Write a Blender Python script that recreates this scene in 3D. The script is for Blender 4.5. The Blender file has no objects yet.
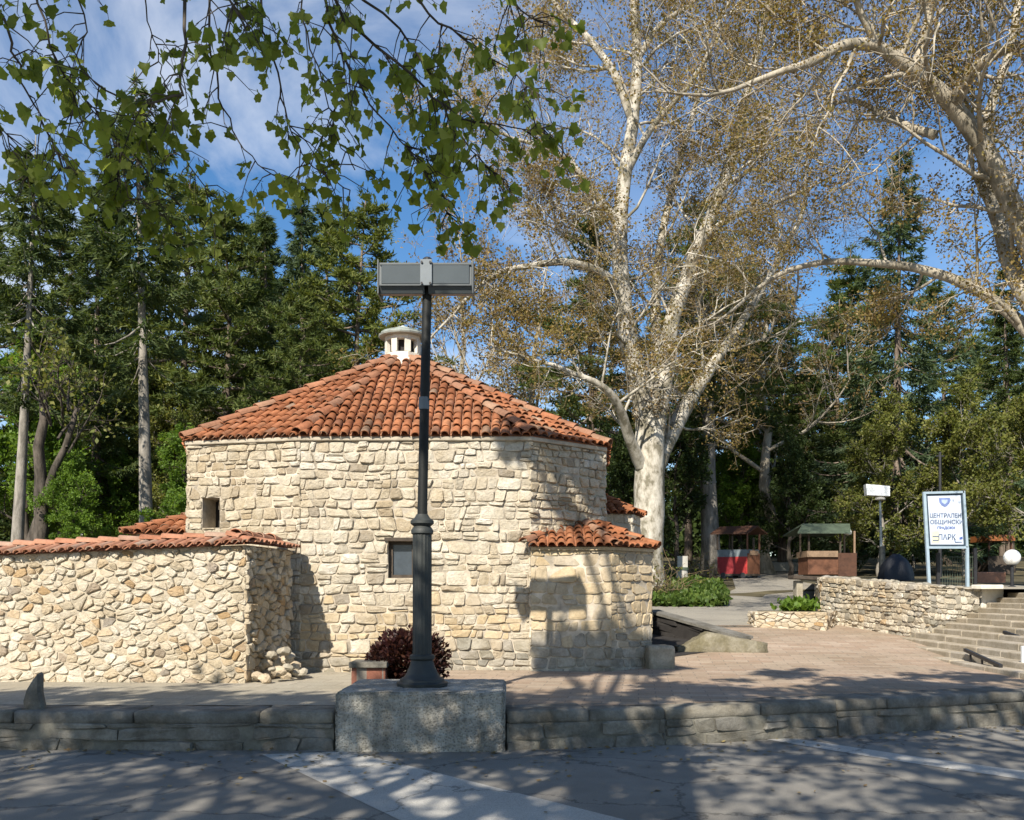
import bpy, bmesh, math, random
import numpy as np
from mathutils import Vector, Matrix, Quaternion
R = math.radians
S = bpy.context.scene
COL = S.collection
F = 900.0; HZ = 592.0; CH = 1.6            # focal length and horizon of the photo in pixels, eye height
# ---------------------------------------------------------------- camera, sky, sun, exposure
cd = bpy.data.cameras.new('camera'); cam = bpy.data.objects.new('camera', cd); COL.objects.link(cam)
cam.location = (0, 0, CH); cam.rotation_euler = (R(90), 0, 0)
cd.sensor_width = 36; cd.sensor_fit = 'HORIZONTAL'; cd.lens = 36 * F / 1024
cd.shift_y = (HZ - 410) / 1024; cd.clip_end = 2000; cd.clip_start = .05
S.camera = cam
SUN_EL = 39.5; SX, SY = -.36, -.933         # horizontal direction towards the sun
sd = bpy.data.lights.new('sun', 'SUN'); sun = bpy.data.objects.new('sun', sd); COL.objects.link(sun)
sd.energy = 4.8; sd.angle = R(.53); sd.color = (1, .93, .82)
sv = Vector((SX, SY, 0)).normalized() * math.cos(R(SUN_EL)) + Vector((0, 0, math.sin(R(SUN_EL))))
sun.rotation_euler = sv.to_track_quat('Z', 'Y').to_euler(); sun.location = (0, 0, 60)
W = bpy.data.worlds.new('World'); S.world = W; W.use_nodes = True
wn = W.node_tree.nodes; wl = W.node_tree.links
for n in list(wn): wn.remove(n)
wo = wn.new('ShaderNodeOutputWorld'); wb = wn.new('ShaderNodeBackground'); sk = wn.new('ShaderNodeTexSky')
sk.sky_type = 'NISHITA'; sk.sun_disc = False; sk.sun_elevation = R(SUN_EL)
sk.sun_rotation = math.atan2(SX, SY); sk.air_density = 1.0; sk.dust_density = .35; sk.ozone_density = 3.0
tc = wn.new('ShaderNodeTexCoord'); mp = wn.new('ShaderNodeMapping'); mp.inputs['Scale'].default_value = (1.5, 1.5, 2.6)
mp.inputs['Location'].default_value = (.35, .2, .1); mp.inputs['Rotation'].default_value = (0, R(25), 0)
nz = wn.new('ShaderNodeTexNoise'); nz.inputs['Scale'].default_value = 1.7; nz.inputs['Detail'].default_value = 9
nz.inputs['Roughness'].default_value = .58; nz.inputs['Distortion'].default_value = .35
cr = wn.new('ShaderNodeValToRGB'); cr.color_ramp.elements[0].position = .47; cr.color_ramp.elements[1].position = .72
cr.color_ramp.elements[1].color = (.8, .8, .8, 1)
mx = wn.new('ShaderNodeMix'); mx.data_type = 'RGBA'
mx.inputs[7].default_value = (7.6, 7.8, 8.2, 1)
wl.new(tc.outputs['Generated'], mp.inputs[0]); wl.new(mp.outputs[0], nz.inputs['Vector'])
wl.new(nz.outputs['Fac'], cr.inputs[0]); sp = wn.new('ShaderNodeSeparateXYZ'); wl.new(tc.outputs['Generated'], sp.inputs[0]); mr = wn.new('ShaderNodeMapRange'); mr.interpolation_type = 'SMOOTHSTEP'
mr.inputs['From Min'].default_value = -.12; mr.inputs['From Max'].default_value = .16; mr.inputs['To Min'].default_value = 1; mr.inputs['To Max'].default_value = .25; wl.new(sp.outputs['X'], mr.inputs['Value'])
mu = wn.new('ShaderNodeMath'); mu.operation = 'MULTIPLY'; wl.new(cr.outputs[0], mu.inputs[0]); wl.new(mr.outputs[0], mu.inputs[1]); wl.new(mu.outputs[0], mx.inputs[0]); hs = wn.new('ShaderNodeHueSaturation'); hs.inputs['Saturation'].default_value = 1.22; hs.inputs['Value'].default_value = 1.1; wl.new(sk.outputs[0], hs.inputs['Color']); wl.new(hs.outputs[0], mx.inputs[6])
wl.new(mx.outputs[2], wb.inputs[0]); wb.inputs[1].default_value = .084; wl.new(wb.outputs[0], wo.inputs[0])
S.view_settings.view_transform = 'Standard'; S.view_settings.look = 'None'; S.view_settings.gamma = 1
S.view_settings.exposure = .80; S.view_settings.use_curve_mapping = False
S.render.resolution_x = 1024; S.render.resolution_y = 820
S.render.engine = 'CYCLES'

# ---------------------------------------------------------------- helpers
def at(px, py, Y): return Vector(((px - 512) / F * Y, Y, CH - (py - HZ) / F * Y))
def gx(px, Y): return (px - 512) / F * Y
GZ = .387
def T(x, y):
    z = GZ + .07 * max(0, min(y, 75) - 14)
    return z
ROOT = {}
def tag(o, label=None, cat=None, group=None, kind=None):
    if label: o['label'] = label
    if cat: o['category'] = cat
    if group: o['group'] = group
    if kind: o['kind'] = kind
    return o
def thing(name, label, cat, loc, group=None, rz=0):
    o = bpy.data.objects.new(name, None); COL.objects.link(o); o.empty_display_size = .2
    o.location = loc; o.rotation_euler = (0, 0, rz); tag(o, label, cat, group)
    ROOT[o] = Vector(loc); return o
def link(name, me, parent=None, world=True):
    o = bpy.data.objects.new(name, me); COL.objects.link(o)
    if parent is not None:
        o.parent = parent
        if world:
            r = parent
            while r.parent: r = r.parent
            ROOT[o] = ROOT.get(r, Vector())
            me.transform(Matrix.Translation(-Vector(r.location)))
    return o
class MB:
    def __init__(s): s.v = []; s.f = []; s.m = []; s.cm = 0
    def add(s, vs, fs):
        b = len(s.v); s.v.extend([tuple(v) for v in vs])
        for f in fs: s.f.append(tuple(i + b for i in f)); s.m.append(s.cm)
    def box(s, lo, hi):
        x0, y0, z0 = lo; x1, y1, z1 = hi
        s.add([(x0,y0,z0),(x1,y0,z0),(x1,y1,z0),(x0,y1,z0),(x0,y0,z1),(x1,y0,z1),(x1,y1,z1),(x0,y1,z1)],
              [(0,3,2,1),(4,5,6,7),(0,1,5,4),(1,2,6,5),(2,3,7,6),(3,0,4,7)])
    def obox(s, c, ax, ay, az):               # oriented box: centre and three half axes
        c, ax, ay, az = map(Vector, (c, ax, ay, az)); vs = []
        for k in (-1, 1):
            for i, j in ((-1,-1),(1,-1),(1,1),(-1,1)): vs.append(c + ax*i + ay*j + az*k)
        s.add(vs, [(0,3,2,1),(4,5,6,7),(0,1,5,4),(1,2,6,5),(2,3,7,6),(3,0,4,7)])
    def bar(s, a, b, w, h=None, up=(0,0,1)):
        a, b = Vector(a), Vector(b); d = (b - a); L = d.length; d.normalize()
        sd_ = d.cross(Vector(up))
        if sd_.length < 1e-3: sd_ = d.cross(Vector((1,0,0)))
        sd_.normalize(); u = sd_.cross(d)
        s.obox((a+b)/2, sd_*w/2, d*L/2, u*(h or w)/2)
    def prism(s, pts, z0, z1):                # plan polygon extruded upwards
        n = len(pts)
        s.add([(p[0],p[1],z0) for p in pts] + [(p[0],p[1],z1) for p in pts],
              [tuple(range(n))[::-1], tuple(range(n, 2*n))] + [(i,(i+1)%n,n+(i+1)%n,n+i) for i in range(n)])
    def tube(s, pts, rad, sides=8, cap=True, wob=None):
        P = [Vector(p) for p in pts]; n = len(P)
        d0 = (P[1]-P[0]).normalized()
        a = d0.cross(Vector((0,0,1)))
        if a.length < .05: a = d0.cross(Vector((1,0,0)))
        a.normalize(); vs = []
        for i in range(n):
            d = (P[min(i+1,n-1)] - P[max(i-1,0)]).normalized()
            a = (a - d*a.dot(d)).normalized(); b = d.cross(a)
            for k in range(sides):
                t = 2*math.pi*k/sides; r = rad[i]
                if wob: r *= 1 + wob*(random.random()-.5)
                vs.append(P[i] + (a*math.cos(t) + b*math.sin(t))*r)
        fs = []
        for i in range(n-1):
            for k in range(sides):
                k2 = (k+1) % sides
                fs.append((i*sides+k, i*sides+k2, (i+1)*sides+k2, (i+1)*sides+k))
        if cap: fs.append(tuple(range(sides))[::-1]); fs.append(tuple((n-1)*sides+k for k in range(sides)))
        s.add(vs, fs)
    def lathe(s, c, prof, sides=24):          # prof: (radius, z)
        n = len(prof); vs = []
        for r, z in prof:
            for k in range(sides):
                t = 2*math.pi*k/sides; vs.append((c[0]+r*math.cos(t), c[1]+r*math.sin(t), c[2]+z))
        fs = [(i*sides+k, i*sides+(k+1)%sides, (i+1)*sides+(k+1)%sides, (i+1)*sides+k) for i in range(n-1) for k in range(sides)]
        fs += [tuple(range(sides))[::-1], tuple((n-1)*sides+k for k in range(sides))]
        s.add(vs, fs)
    def mesh(s, name, mats, smooth=False):
        me = bpy.data.meshes.new(name); me.from_pydata(s.v, [], s.f)
        for m in (mats if isinstance(mats, (list, tuple)) else [mats]): me.materials.append(m)
        if any(s.m): me.polygons.foreach_set('material_index', s.m)
        if smooth: me.polygons.foreach_set('use_smooth', [True]*len(s.f))
        me.update(); return me
    def build(s, name, mats, parent=None, smooth=False, bevel=0, world=True, sharp=None):
        o = link(name, s.mesh(name, mats, smooth), parent, world)
        if bevel:
            b = o.modifiers.new('bevel', 'BEVEL'); b.width = bevel; b.segments = 2; b.limit_method = 'ANGLE'
        if smooth and sharp: o.data.set_sharp_from_angle(angle=R(sharp))
        return o
def np_mesh(name, verts, k, mat, smooth=False):   # many separate k-gons
    n = len(verts)//k; me = bpy.data.meshes.new(name)
    me.vertices.add(n*k); me.vertices.foreach_set('co', np.asarray(verts, dtype=np.float32).ravel())
    me.loops.add(n*k); me.loops.foreach_set('vertex_index', np.arange(n*k, dtype=np.int32))
    me.polygons.add(n); me.polygons.foreach_set('loop_start', np.arange(0, n*k, k, dtype=np.int32))
    me.materials.append(mat); me.update(calc_edges=True); me.validate(); return me

# ---------------------------------------------------------------- materials
def mat_base(name):
    m = bpy.data.materials.new(name); m.use_nodes = True; nt = m.node_tree
    return m, nt, nt.nodes, nt.links, nt.nodes['Principled BSDF']
def ramp(ns, stops):
    r = ns.new('ShaderNodeValToRGB'); e = r.color_ramp.elements
    while len(e) < len(stops): e.new(.5)
    for el, (p, c) in zip(e, stops): el.position = p; el.color = (*c, 1)
    return r
def noise(ns, ls, scale, detail=6, rough=.6, coord=None, stretch=None):
    n = ns.new('ShaderNodeTexNoise'); n.inputs['Scale'].default_value = scale
    n.inputs['Detail'].default_value = detail; n.inputs['Roughness'].default_value = rough
    c = ns.new('ShaderNodeTexCoord'); src = c.outputs[coord or 'Object']
    if stretch:
        q = ns.new('ShaderNodeMapping'); q.inputs['Scale'].default_value = stretch; ls.new(src, q.inputs[0]); src = q.outputs[0]
    ls.new(src, n.inputs['Vector']); return n
def mixc(ns, ls, fac, a, b, mode='MIX'):
    m = ns.new('ShaderNodeMix'); m.data_type = 'RGBA'; m.blend_type = mode
    for s_, v in ((0, fac), (6, a), (7, b)):
        if isinstance(v, (int, float)): m.inputs[s_].default_value = v
        elif isinstance(v, tuple): m.inputs[s_].default_value = (*v, 1)
        else: ls.new(v, m.inputs[s_])
    return m.outputs[2]
def bump(ns, ls, bs, h, strength=.5, dist=.02):
    b = ns.new('ShaderNodeBump'); b.inputs['Strength'].default_value = strength; b.inputs['Distance'].default_value = dist
    ls.new(h, b.inputs['Height']); ls.new(b.outputs[0], bs.inputs['Normal'])
def m_island(name, stops, n1=6, n2=40, rough=.9, dirt=(.5,.45,.38), dirt_amt=.6, bst=.6, bd=.012, big=None):
    m, nt, ns, ls, bs = mat_base(name)
    g = ns.new('ShaderNodeNewGeometry'); r = ramp(ns, stops); ls.new(g.outputs['Random Per Island'], r.inputs[0])
    a = noise(ns, ls, n1, 7, .65); ra = ramp(ns, [(.35, dirt), (.65, (1,1,1))]); ls.new(a.outputs['Fac'], ra.inputs[0])
    c = mixc(ns, ls, dirt_amt, r.outputs[0], ra.outputs[0], 'MULTIPLY')
    if big:
        bnz = noise(ns, ls, big[0], 5, .6); rb = ramp(ns, [(.42, (1,1,1)), (.62, big[1])]); ls.new(bnz.outputs['Fac'], rb.inputs[0])
        c = mixc(ns, ls, .85, c, rb.outputs[0], 'MULTIPLY')
    f = noise(ns, ls, n2, 8, .7); rf = ramp(ns, [(.3, (.72,.72,.72)), (.7, (1.1,1.1,1.1))]); ls.new(f.outputs['Fac'], rf.inputs[0])
    c = mixc(ns, ls, 1.0, c, rf.outputs[0], 'MULTIPLY')
    ls.new(c, bs.inputs['Base Color']); bs.inputs['Roughness'].default_value = rough; bs.inputs['Specular IOR Level'].default_value = .25
    bump(ns, ls, bs, f.outputs['Fac'], bst, bd); return m
def m_plain(name, col, rough=.6, metal=0, var=.25, sc=8, bst=.15, spec=.4, sc2=60):
    m, nt, ns, ls, bs = mat_base(name)
    a = noise(ns, ls, sc, 6, .65); r = ramp(ns, [(.3, tuple(c*(1-var) for c in col)), (.7, tuple(min(1, c*(1+var)) for c in col))])
    ls.new(a.outputs['Fac'], r.inputs[0]); ls.new(r.outputs[0], bs.inputs['Base Color'])
    bs.inputs['Roughness'].default_value = rough; bs.inputs['Metallic'].default_value = metal; bs.inputs['Specular IOR Level'].default_value = spec
    b = noise(ns, ls, sc2, 6, .7); bump(ns, ls, bs, b.outputs['Fac'], bst, .01); return m
def m_leaf(name, stops, transl=.35, rough=.55, big=.5, bigcol=(.6,.65,.5), spec=.3):
    m, nt, ns, ls, bs = mat_base(name)
    g = ns.new('ShaderNodeNewGeometry'); r = ramp(ns, stops); ls.new(g.outputs['Random Per Island'], r.inputs[0])
    a = noise(ns, ls, big, 3, .5); ra = ramp(ns, [(.38, bigcol), (.62, (1.1,1.1,1.1))]); ls.new(a.outputs['Fac'], ra.inputs[0])
    c = mixc(ns, ls, 1.0, r.outputs[0], ra.outputs[0], 'MULTIPLY')
    ls.new(c, bs.inputs['Base Color']); bs.inputs['Roughness'].default_value = rough; bs.inputs['Specular IOR Level'].default_value = spec
    t = ns.new('ShaderNodeBsdfTranslucent'); cy = mixc(ns, ls, 1.0, c, (1.15, 1.1, .55), 'MULTIPLY'); ls.new(cy, t.inputs[0])
    ms = ns.new('ShaderNodeMixShader'); ms.inputs[0].default_value = transl
    ls.new(bs.outputs[0], ms.inputs[1]); ls.new(t.outputs[0], ms.inputs[2]); ls.new(ms.outputs[0], ns['Material Output'].inputs[0]); return m
def m_bark(name, a, b, scale=5, stretch=(1,1,.25), pos=(.4,.6), rough=.9, c=None, bst=.5):
    m, nt, ns, ls, bs = mat_base(name)
    n = noise(ns, ls, scale, 6, .6, stretch=stretch)
    st = [(pos[0], a), (pos[1], b)]
    if c: st.append((min(1, pos[1]+.12), c))
    r = ramp(ns, st); ls.new(n.outputs['Fac'], r.inputs[0]); f = noise(ns, ls, 30, 6, .7, stretch=(1,1,.3))
    rf = ramp(ns, [(.3, (.7,.7,.7)), (.7, (1.1,1.1,1.1))]); ls.new(f.outputs['Fac'], rf.inputs[0])
    cc = mixc(ns, ls, 1.0, r.outputs[0], rf.outputs[0], 'MULTIPLY'); ls.new(cc, bs.inputs['Base Color'])
    bs.inputs['Roughness'].default_value = rough; bs.inputs['Specular IOR Level'].default_value = .2
    bump(ns, ls, bs, f.outputs['Fac'], bst, .03); return m

STONE = m_island('limestone_blocks', [(0,(.48,.43,.34)),(.2,(.64,.59,.49)),(.45,(.57,.51,.40)),(.7,(.69,.65,.56)),(.9,(.50,.43,.32)),(1,(.36,.32,.26))],
                 n1=5, n2=22, dirt=(.68,.62,.52), dirt_amt=.6, bst=1.0, bd=.03, big=(.6,(.84,.78,.68)))
RUBBLE = m_island('fieldstone_rubble', [(0,(.48,.42,.32)),(.2,(.62,.57,.47)),(.45,(.66,.61,.51)),(.65,(.54,.45,.32)),(.8,(.62,.56,.45)),(.955,(.48,.34,.19)),(1,(.34,.31,.27))],
                  n1=5, n2=24, dirt=(.68,.62,.53), dirt_amt=.6, bst=1.0, bd=.025, big=(.7,(.86,.80,.7)))
ASHLAR = m_island('tan_ashlar', [(0,(.50,.40,.26)),(.4,(.55,.45,.30)),(.75,(.50,.42,.30)),(1,(.44,.38,.29))], n1=3, n2=22, dirt=(.66,.6,.5), dirt_amt=.7, bst=.6, bd=.015)
GREYRUB = m_island('grey_rubble', [(0,(.30,.28,.23)),(.3,(.42,.38,.30)),(.6,(.36,.33,.28)),(.85,(.48,.43,.34)),(1,(.25,.24,.21))], n1=4, n2=30, dirt=(.5,.47,.4), dirt_amt=.8)
MORTAR = m_plain('lime_mortar', (.42,.365,.285), .95, var=.55, sc=3.5, bst=.6, spec=.1)
MORTAR2 = m_plain('tan_mortar', (.40,.345,.26), .95, var=.4, sc=6, bst=.6, spec=.1)
KERBST = m_island('weathered_kerb_stone', [(0,(.19,.18,.15)),(.4,(.26,.24,.20)),(.7,(.22,.21,.185)),(1,(.32,.29,.23))], n1=3, n2=35, dirt=(.42,.4,.36), dirt_amt=.9, bst=.7, bd=.015)
KMORT = m_plain('dirty_kerb_mortar', (.17,.16,.13), .95, var=.4, sc=6, bst=.8, spec=.1)
TILE = m_island('terracotta_tiles', [(0,(.40,.155,.07)),(.3,(.47,.185,.08)),(.6,(.43,.165,.075)),(.85,(.50,.22,.105)),(.94,(.35,.16,.09)),(.98,(.31,.20,.13)),(1,(.48,.34,.24))],
                n1=4.5, n2=30, dirt=(.42,.40,.38), dirt_amt=.85, bst=.4, bd=.01, big=(1.1,(.62,.57,.52)))
OLDTILE = m_island('old_ridge_tiles', [(0,(.38,.16,.08)),(.35,(.34,.19,.12)),(.65,(.43,.17,.08)),(1,(.36,.23,.15))], n1=3, n2=30, dirt=(.45,.42,.4), dirt_amt=.8)
COPTILE = m_island('faded_coping_tiles', [(0,(.42,.19,.11)),(.4,(.47,.25,.16)),(.7,(.38,.16,.09)),(1,(.44,.33,.25))], n1=3, n2=30, dirt=(.55,.48,.42), dirt_amt=.7)
LIME = m_plain('limewash', (.62,.58,.49), .9, var=.18, sc=5, bst=.4, spec=.2)
LEAD = m_plain('weathered_lead', (.34,.37,.33), .7, var=.25, sc=6)
NEARBLACK = m_plain('dark_timber_and_shade', (.025,.022,.02), .85, var=.3)  # dark timber; also stands in for shade in lantern and on areaway ground
IRON = m_plain('dark_iron_paint', (.011,.012,.011), .6, var=.35, sc=5, bst=.2, spec=.3)
IRONG = m_plain('worn_grey_iron', (.028,.031,.028), .6, var=.4, sc=7, bst=.3, spec=.5)
BLACKIRON = m_plain('black_iron', (.02,.02,.022), .5)
ALU = m_plain('grey_lamp_casing', (.075,.085,.09), .45, .15, var=.15, sc=3, bst=.05)
ALU2 = m_plain('pale_bracket_metal', (.13,.15,.165), .5, .1, var=.12, bst=.05)
GLOSS = m_plain('lamp_reflector', (.085,.10,.11), .22, .2, var=.12, sc=2, bst=.02)
GRANITE = None
def m_granite():
    m, nt, ns, ls, bs = mat_base('rough_concrete_plinth')
    a = noise(ns, ls, 2.2, 7, .65); r = ramp(ns, [(.3,(.17,.155,.13)),(.5,(.34,.32,.275)),(.72,(.43,.41,.35))]); ls.new(a.outputs['Fac'], r.inputs[0])
    v = ns.new('ShaderNodeTexVoronoi'); v.inputs['Scale'].default_value = 45; c = ns.new('ShaderNodeTexCoord'); ls.new(c.outputs['Object'], v.inputs['Vector'])
    rv = ramp(ns, [(.15,(.5,.5,.5)),(.5,(1.1,1.1,1.1))]); ls.new(v.outputs['Distance'], rv.inputs[0])
    cc = mixc(ns, ls, .8, r.outputs[0], rv.outputs[0], 'MULTIPLY'); st = noise(ns, ls, 3, 6, .7, stretch=(3,3,.35))
    rs = ramp(ns, [(.4,(.55,.54,.5)),(.6,(1,1,1))]); ls.new(st.outputs['Fac'], rs.inputs[0]); cc = mixc(ns, ls, .7, cc, rs.outputs[0], 'MULTIPLY')
    ls.new(cc, bs.inputs['Base Color']); bs.inputs['Roughness'].default_value = .9; bump(ns, ls, bs, v.outputs['Distance'], .7, .015); return m
GRANITE = m_granite()
def m_asphalt(name, base, patch, sc=1.0):
    m, nt, ns, ls, bs = mat_base(name)
    a = noise(ns, ls, .6*sc, 7, .65); r = ramp(ns, [(.3, base), (.7, patch)]); ls.new(a.outputs['Fac'], r.inputs[0])
    f = noise(ns, ls, 110, 5, .75); rf = ramp(ns, [(.35,(.55,.55,.55)),(.7,(1.3,1.3,1.3))]); ls.new(f.outputs['Fac'], rf.inputs[0])
    cc = mixc(ns, ls, .85, r.outputs[0], rf.outputs[0], 'MULTIPLY')
    v = ns.new('ShaderNodeTexVoronoi'); v.feature = 'DISTANCE_TO_EDGE'; v.inputs['Scale'].default_value = .55
    d = noise(ns, ls, 2.5, 5, .7); c = ns.new('ShaderNodeTexCoord'); va = ns.new('ShaderNodeVectorMath'); va.operation = 'MULTIPLY_ADD'
    va.inputs[1].default_value = (.5,.5,.5); ls.new(d.outputs['Color'], va.inputs[0]); ls.new(c.outputs['Object'], va.inputs[2]); ls.new(va.outputs[0], v.inputs['Vector'])
    rv = ramp(ns, [(.004,(.45,.45,.45)),(.012,(1,1,1))]); ls.new(v.outputs['Distance'], rv.inputs[0]); cc = mixc(ns, ls, .8, cc, rv.outputs[0], 'MULTIPLY')
    ls.new(cc, bs.inputs['Base Color']); bs.inputs['Roughness'].default_value = .88; bs.inputs['Specular IOR Level'].default_value = .3
    bump(ns, ls, bs, f.outputs['Fac'], .5, .01); return m
ROADM = m_asphalt('road_asphalt', (.16,.149,.131), (.29,.272,.235))
PATHM = m_asphalt('path_asphalt', (.24,.22,.185), (.34,.31,.25))
BAND = m_asphalt('pale_paving_band', (.38,.365,.33), (.50,.48,.43))
def m_paver(name, c1, c2, mort, sx, sy, patch, pamt=.8):
    m, nt, ns, ls, bs = mat_base(name)
    b = ns.new('ShaderNodeTexBrick'); b.inputs['Scale'].default_value = 1; b.inputs['Brick Width'].default_value = sx; b.inputs['Row Height'].default_value = sy
    b.inputs['Mortar Size'].default_value = .008; b.inputs['Color1'].default_value = (*c1,1); b.inputs['Color2'].default_value = (*c2,1); b.inputs['Mortar'].default_value = (*mort,1)
    c = ns.new('ShaderNodeTexCoord'); q = ns.new('ShaderNodeMapping'); q.inputs['Rotation'].default_value = (0,0,R(8)); ls.new(c.outputs['Object'], q.inputs[0]); ls.new(q.outputs[0], b.inputs['Vector'])
    a = noise(ns, ls, .7, 7, .65); r = ramp(ns, [(.35, (1,1,1)), (.65, patch)]); ls.new(a.outputs['Fac'], r.inputs[0])
    cc = mixc(ns, ls, pamt, b.outputs['Color'], r.outputs[0], 'MULTIPLY'); f = noise(ns, ls, 35, 7, .7); rf = ramp(ns, [(.3,(.7,.7,.7)),(.7,(1.15,1.15,1.15))]); ls.new(f.outputs['Fac'], rf.inputs[0])
    cc = mixc(ns, ls, .9, cc, rf.outputs[0], 'MULTIPLY'); ls.new(cc, bs.inputs['Base Color']); bs.inputs['Roughness'].default_value = .9; bs.inputs['Specular IOR Level'].default_value = .25
    bump(ns, ls, bs, f.outputs['Fac'], .5, .012); return m
REDPAVE = m_paver('red_pavers', (.36,.26,.185), (.44,.345,.26), (.26,.21,.165), .4, .2, (.70,.72,.68), .9)
BEIGEPAVE = m_paver('beige_paving', (.34,.31,.245), (.40,.36,.285), (.25,.22,.175), .6, .4, (.75,.72,.66))
STEPST = m_island('worn_step_stone', [(0,(.38,.33,.25)),(.5,(.46,.40,.31)),(1,(.42,.38,.32))], n1=3, n2=30, dirt=(.6,.57,.5), dirt_amt=.8)
SOIL = m_plain('woodland_floor', (.10,.085,.05), .95, var=.5, sc=.8, bst=.6, spec=.1, sc2=20)
GRASSF = m_plain('grassy_floor', (.055,.085,.025), .95, var=.5, sc=.7, bst=.6, spec=.1, sc2=20)
WOODR = m_plain('lit_red_paint', (.42,.025,.022), .55, var=.2, sc=6)
WOODB = m_plain('brown_wood', (.075,.033,.018), .7, var=.35, sc=5)
WOODO = m_plain('orange_brown_wood', (.13,.055,.028), .7, var=.3, sc=5)
WOODP = m_plain('pale_wood', (.24,.16,.10), .7, var=.2)
WOODD = m_plain('dark_old_wood', (.06,.045,.032), .8, var=.4)
GREENRF = m_plain('green_roof_sheet', (.065,.088,.06), .7, var=.25, sc=4)
GREYP = m_plain('blue_grey_paint', (.15,.18,.19), .6, var=.15)
WHITE = m_plain('white_paint', (.72,.73,.72), .5, var=.08)
WHITEB = m_plain('off_white_board', (.50,.56,.66), .45, var=.03, sc=3)
BLUEINK = m_plain('blue_print', (.06,.10,.28), .6, var=.1)
GREYINK = m_plain('grey_blue_print', (.10,.13,.20), .6, var=.1)
YELP = m_plain('yellow_print', (.62,.60,.40), .6, var=.1)
NAVY = m_plain('navy_tarpaulin', (.012,.014,.02), .6, var=.3)
OPAL = m_plain('opal_globe', (.82,.81,.78), .25, var=.03, bst=0)
ORANGE = m_plain('orange_sheet', (.24,.085,.025), .6, var=.2)
BRICK = m_paver('brick_pillar_brick', (.22,.085,.055), (.28,.12,.08), (.25,.22,.18), .2, .07, (.7,.7,.7))
CONC = m_plain('pale_concrete', (.42,.40,.35), .9, var=.2, sc=4, bst=.5, spec=.2)
GLASS = m_plain('dusty_glass', (.05,.062,.075), .18, var=.2, bst=.02, spec=.6)
PLANEB = m_bark('plane_bark', (.20,.18,.13), (.40,.365,.295), 3.4, (1,1,.65), (.42,.50), c=(.55,.51,.43), bst=.35)
TWIG = m_plain('plane_twig_bark', (.25,.18,.10), .9, var=.3, sc=2, spec=.1)
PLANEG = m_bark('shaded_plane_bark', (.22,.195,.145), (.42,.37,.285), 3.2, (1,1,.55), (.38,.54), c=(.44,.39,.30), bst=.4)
CONB = m_bark('conifer_bark', (.11,.085,.065), (.24,.19,.15), 6, (1,1,.2))
GREYB = m_bark('grey_bark', (.17,.155,.13), (.33,.30,.255), 5, (1,1,.25))
DARKB = m_bark('dark_bark', (.05,.042,.033), (.12,.10,.08), 6, (1,1,.2))
L_PLANE = m_leaf('ochre_plane_leaves', [(0,(.22,.145,.05)),(.4,(.30,.205,.07)),(.7,(.21,.185,.055)),(1,(.36,.26,.09))], .4, bigcol=(.75,.75,.65))
L_PLANE2 = m_leaf('tan_plane_leaves', [(0,(.20,.135,.05)),(.4,(.27,.185,.07)),(.7,(.22,.17,.06)),(1,(.34,.24,.10))], .4, bigcol=(.75,.72,.65))
L_MAPLE = m_leaf('fresh_maple_leaves', [(0,(.18,.23,.045)),(.4,(.29,.35,.07)),(.75,(.23,.28,.06)),(1,(.42,.46,.14))], .62, .5, big=1.2, bigcol=(.6,.65,.5))
L_SPRUCE = m_leaf('spruce_needles', [(0,(.055,.084,.03)),(.5,(.080,.115,.038)),(1,(.14,.17,.055))], .42, .6, big=.35)
L_PINE = m_leaf('pine_needles', [(0,(.075,.108,.028)),(.5,(.108,.145,.038)),(1,(.18,.20,.06))], .42, .6, big=.4)
L_YOUNG = m_leaf('spring_leaves', [(0,(.11,.19,.025)),(.5,(.15,.25,.035)),(1,(.20,.30,.05))], .5, .55, big=.5)
L_OLIVE = m_leaf('olive_leaves', [(0,(.12,.14,.03)),(.5,(.17,.185,.04)),(1,(.24,.225,.065))], .4, .55, big=.5)
L_DARK = m_leaf('dark_leaves', [(0,(.035,.06,.018)),(.5,(.055,.085,.022)),(1,(.085,.115,.032))], .35, .55, big=.5)
L_RED = m_leaf('maroon_leaves', [(0,(.025,.008,.009)),(.6,(.042,.012,.012)),(1,(.075,.026,.015))], .3, .55, big=3)
L_IVY = m_leaf('ground_cover_leaves', [(0,(.055,.095,.018)),(.5,(.085,.14,.026)),(1,(.14,.19,.04))], .35, .5, big=.8)

# ---------------------------------------------------------------- masonry
def clip(poly, a, b, c):                      # keep a*x + b*y <= c
    out = []; n = len(poly)
    for i in range(n):
        p, q = poly[i], poly[(i+1) % n]; dp = a*p[0]+b*p[1]-c; dq = a*q[0]+b*q[1]-c
        if dp <= 0: out.append(p)
        if (dp < 0 < dq) or (dq < 0 < dp):
            t = dp/(dp-dq); out.append((p[0]+(q[0]-p[0])*t, p[1]+(q[1]-p[1])*t))
    return out
def area(p): return .5*sum(p[i][0]*p[(i+1)%len(p)][1]-p[(i+1)%len(p)][0]*p[i][1] for i in range(len(p)))
def inset(poly, g):
    out = list(poly); n = len(poly)
    for i in range(n):
        p, q = poly[i], poly[(i+1) % n]; dx, dy = q[0]-p[0], q[1]-p[1]; L = math.hypot(dx, dy)
        if L < 1e-6: continue
        a, b = dy/L, -dx/L                    # outward normal of a ccw polygon
        out = clip(out, a, b, a*p[0]+b*p[1]-g)
        if len(out) < 3: return []
    return out
def chaikin(p, k=.22):
    o = []
    for i in range(len(p)):
        a, b = p[i], p[(i+1) % len(p)]
        o.append((a[0]+(b[0]-a[0])*k, a[1]+(b[1]-a[1])*k)); o.append((a[0]+(b[0]-a[0])*(1-k), a[1]+(b[1]-a[1])*(1-k)))
    return o
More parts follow.
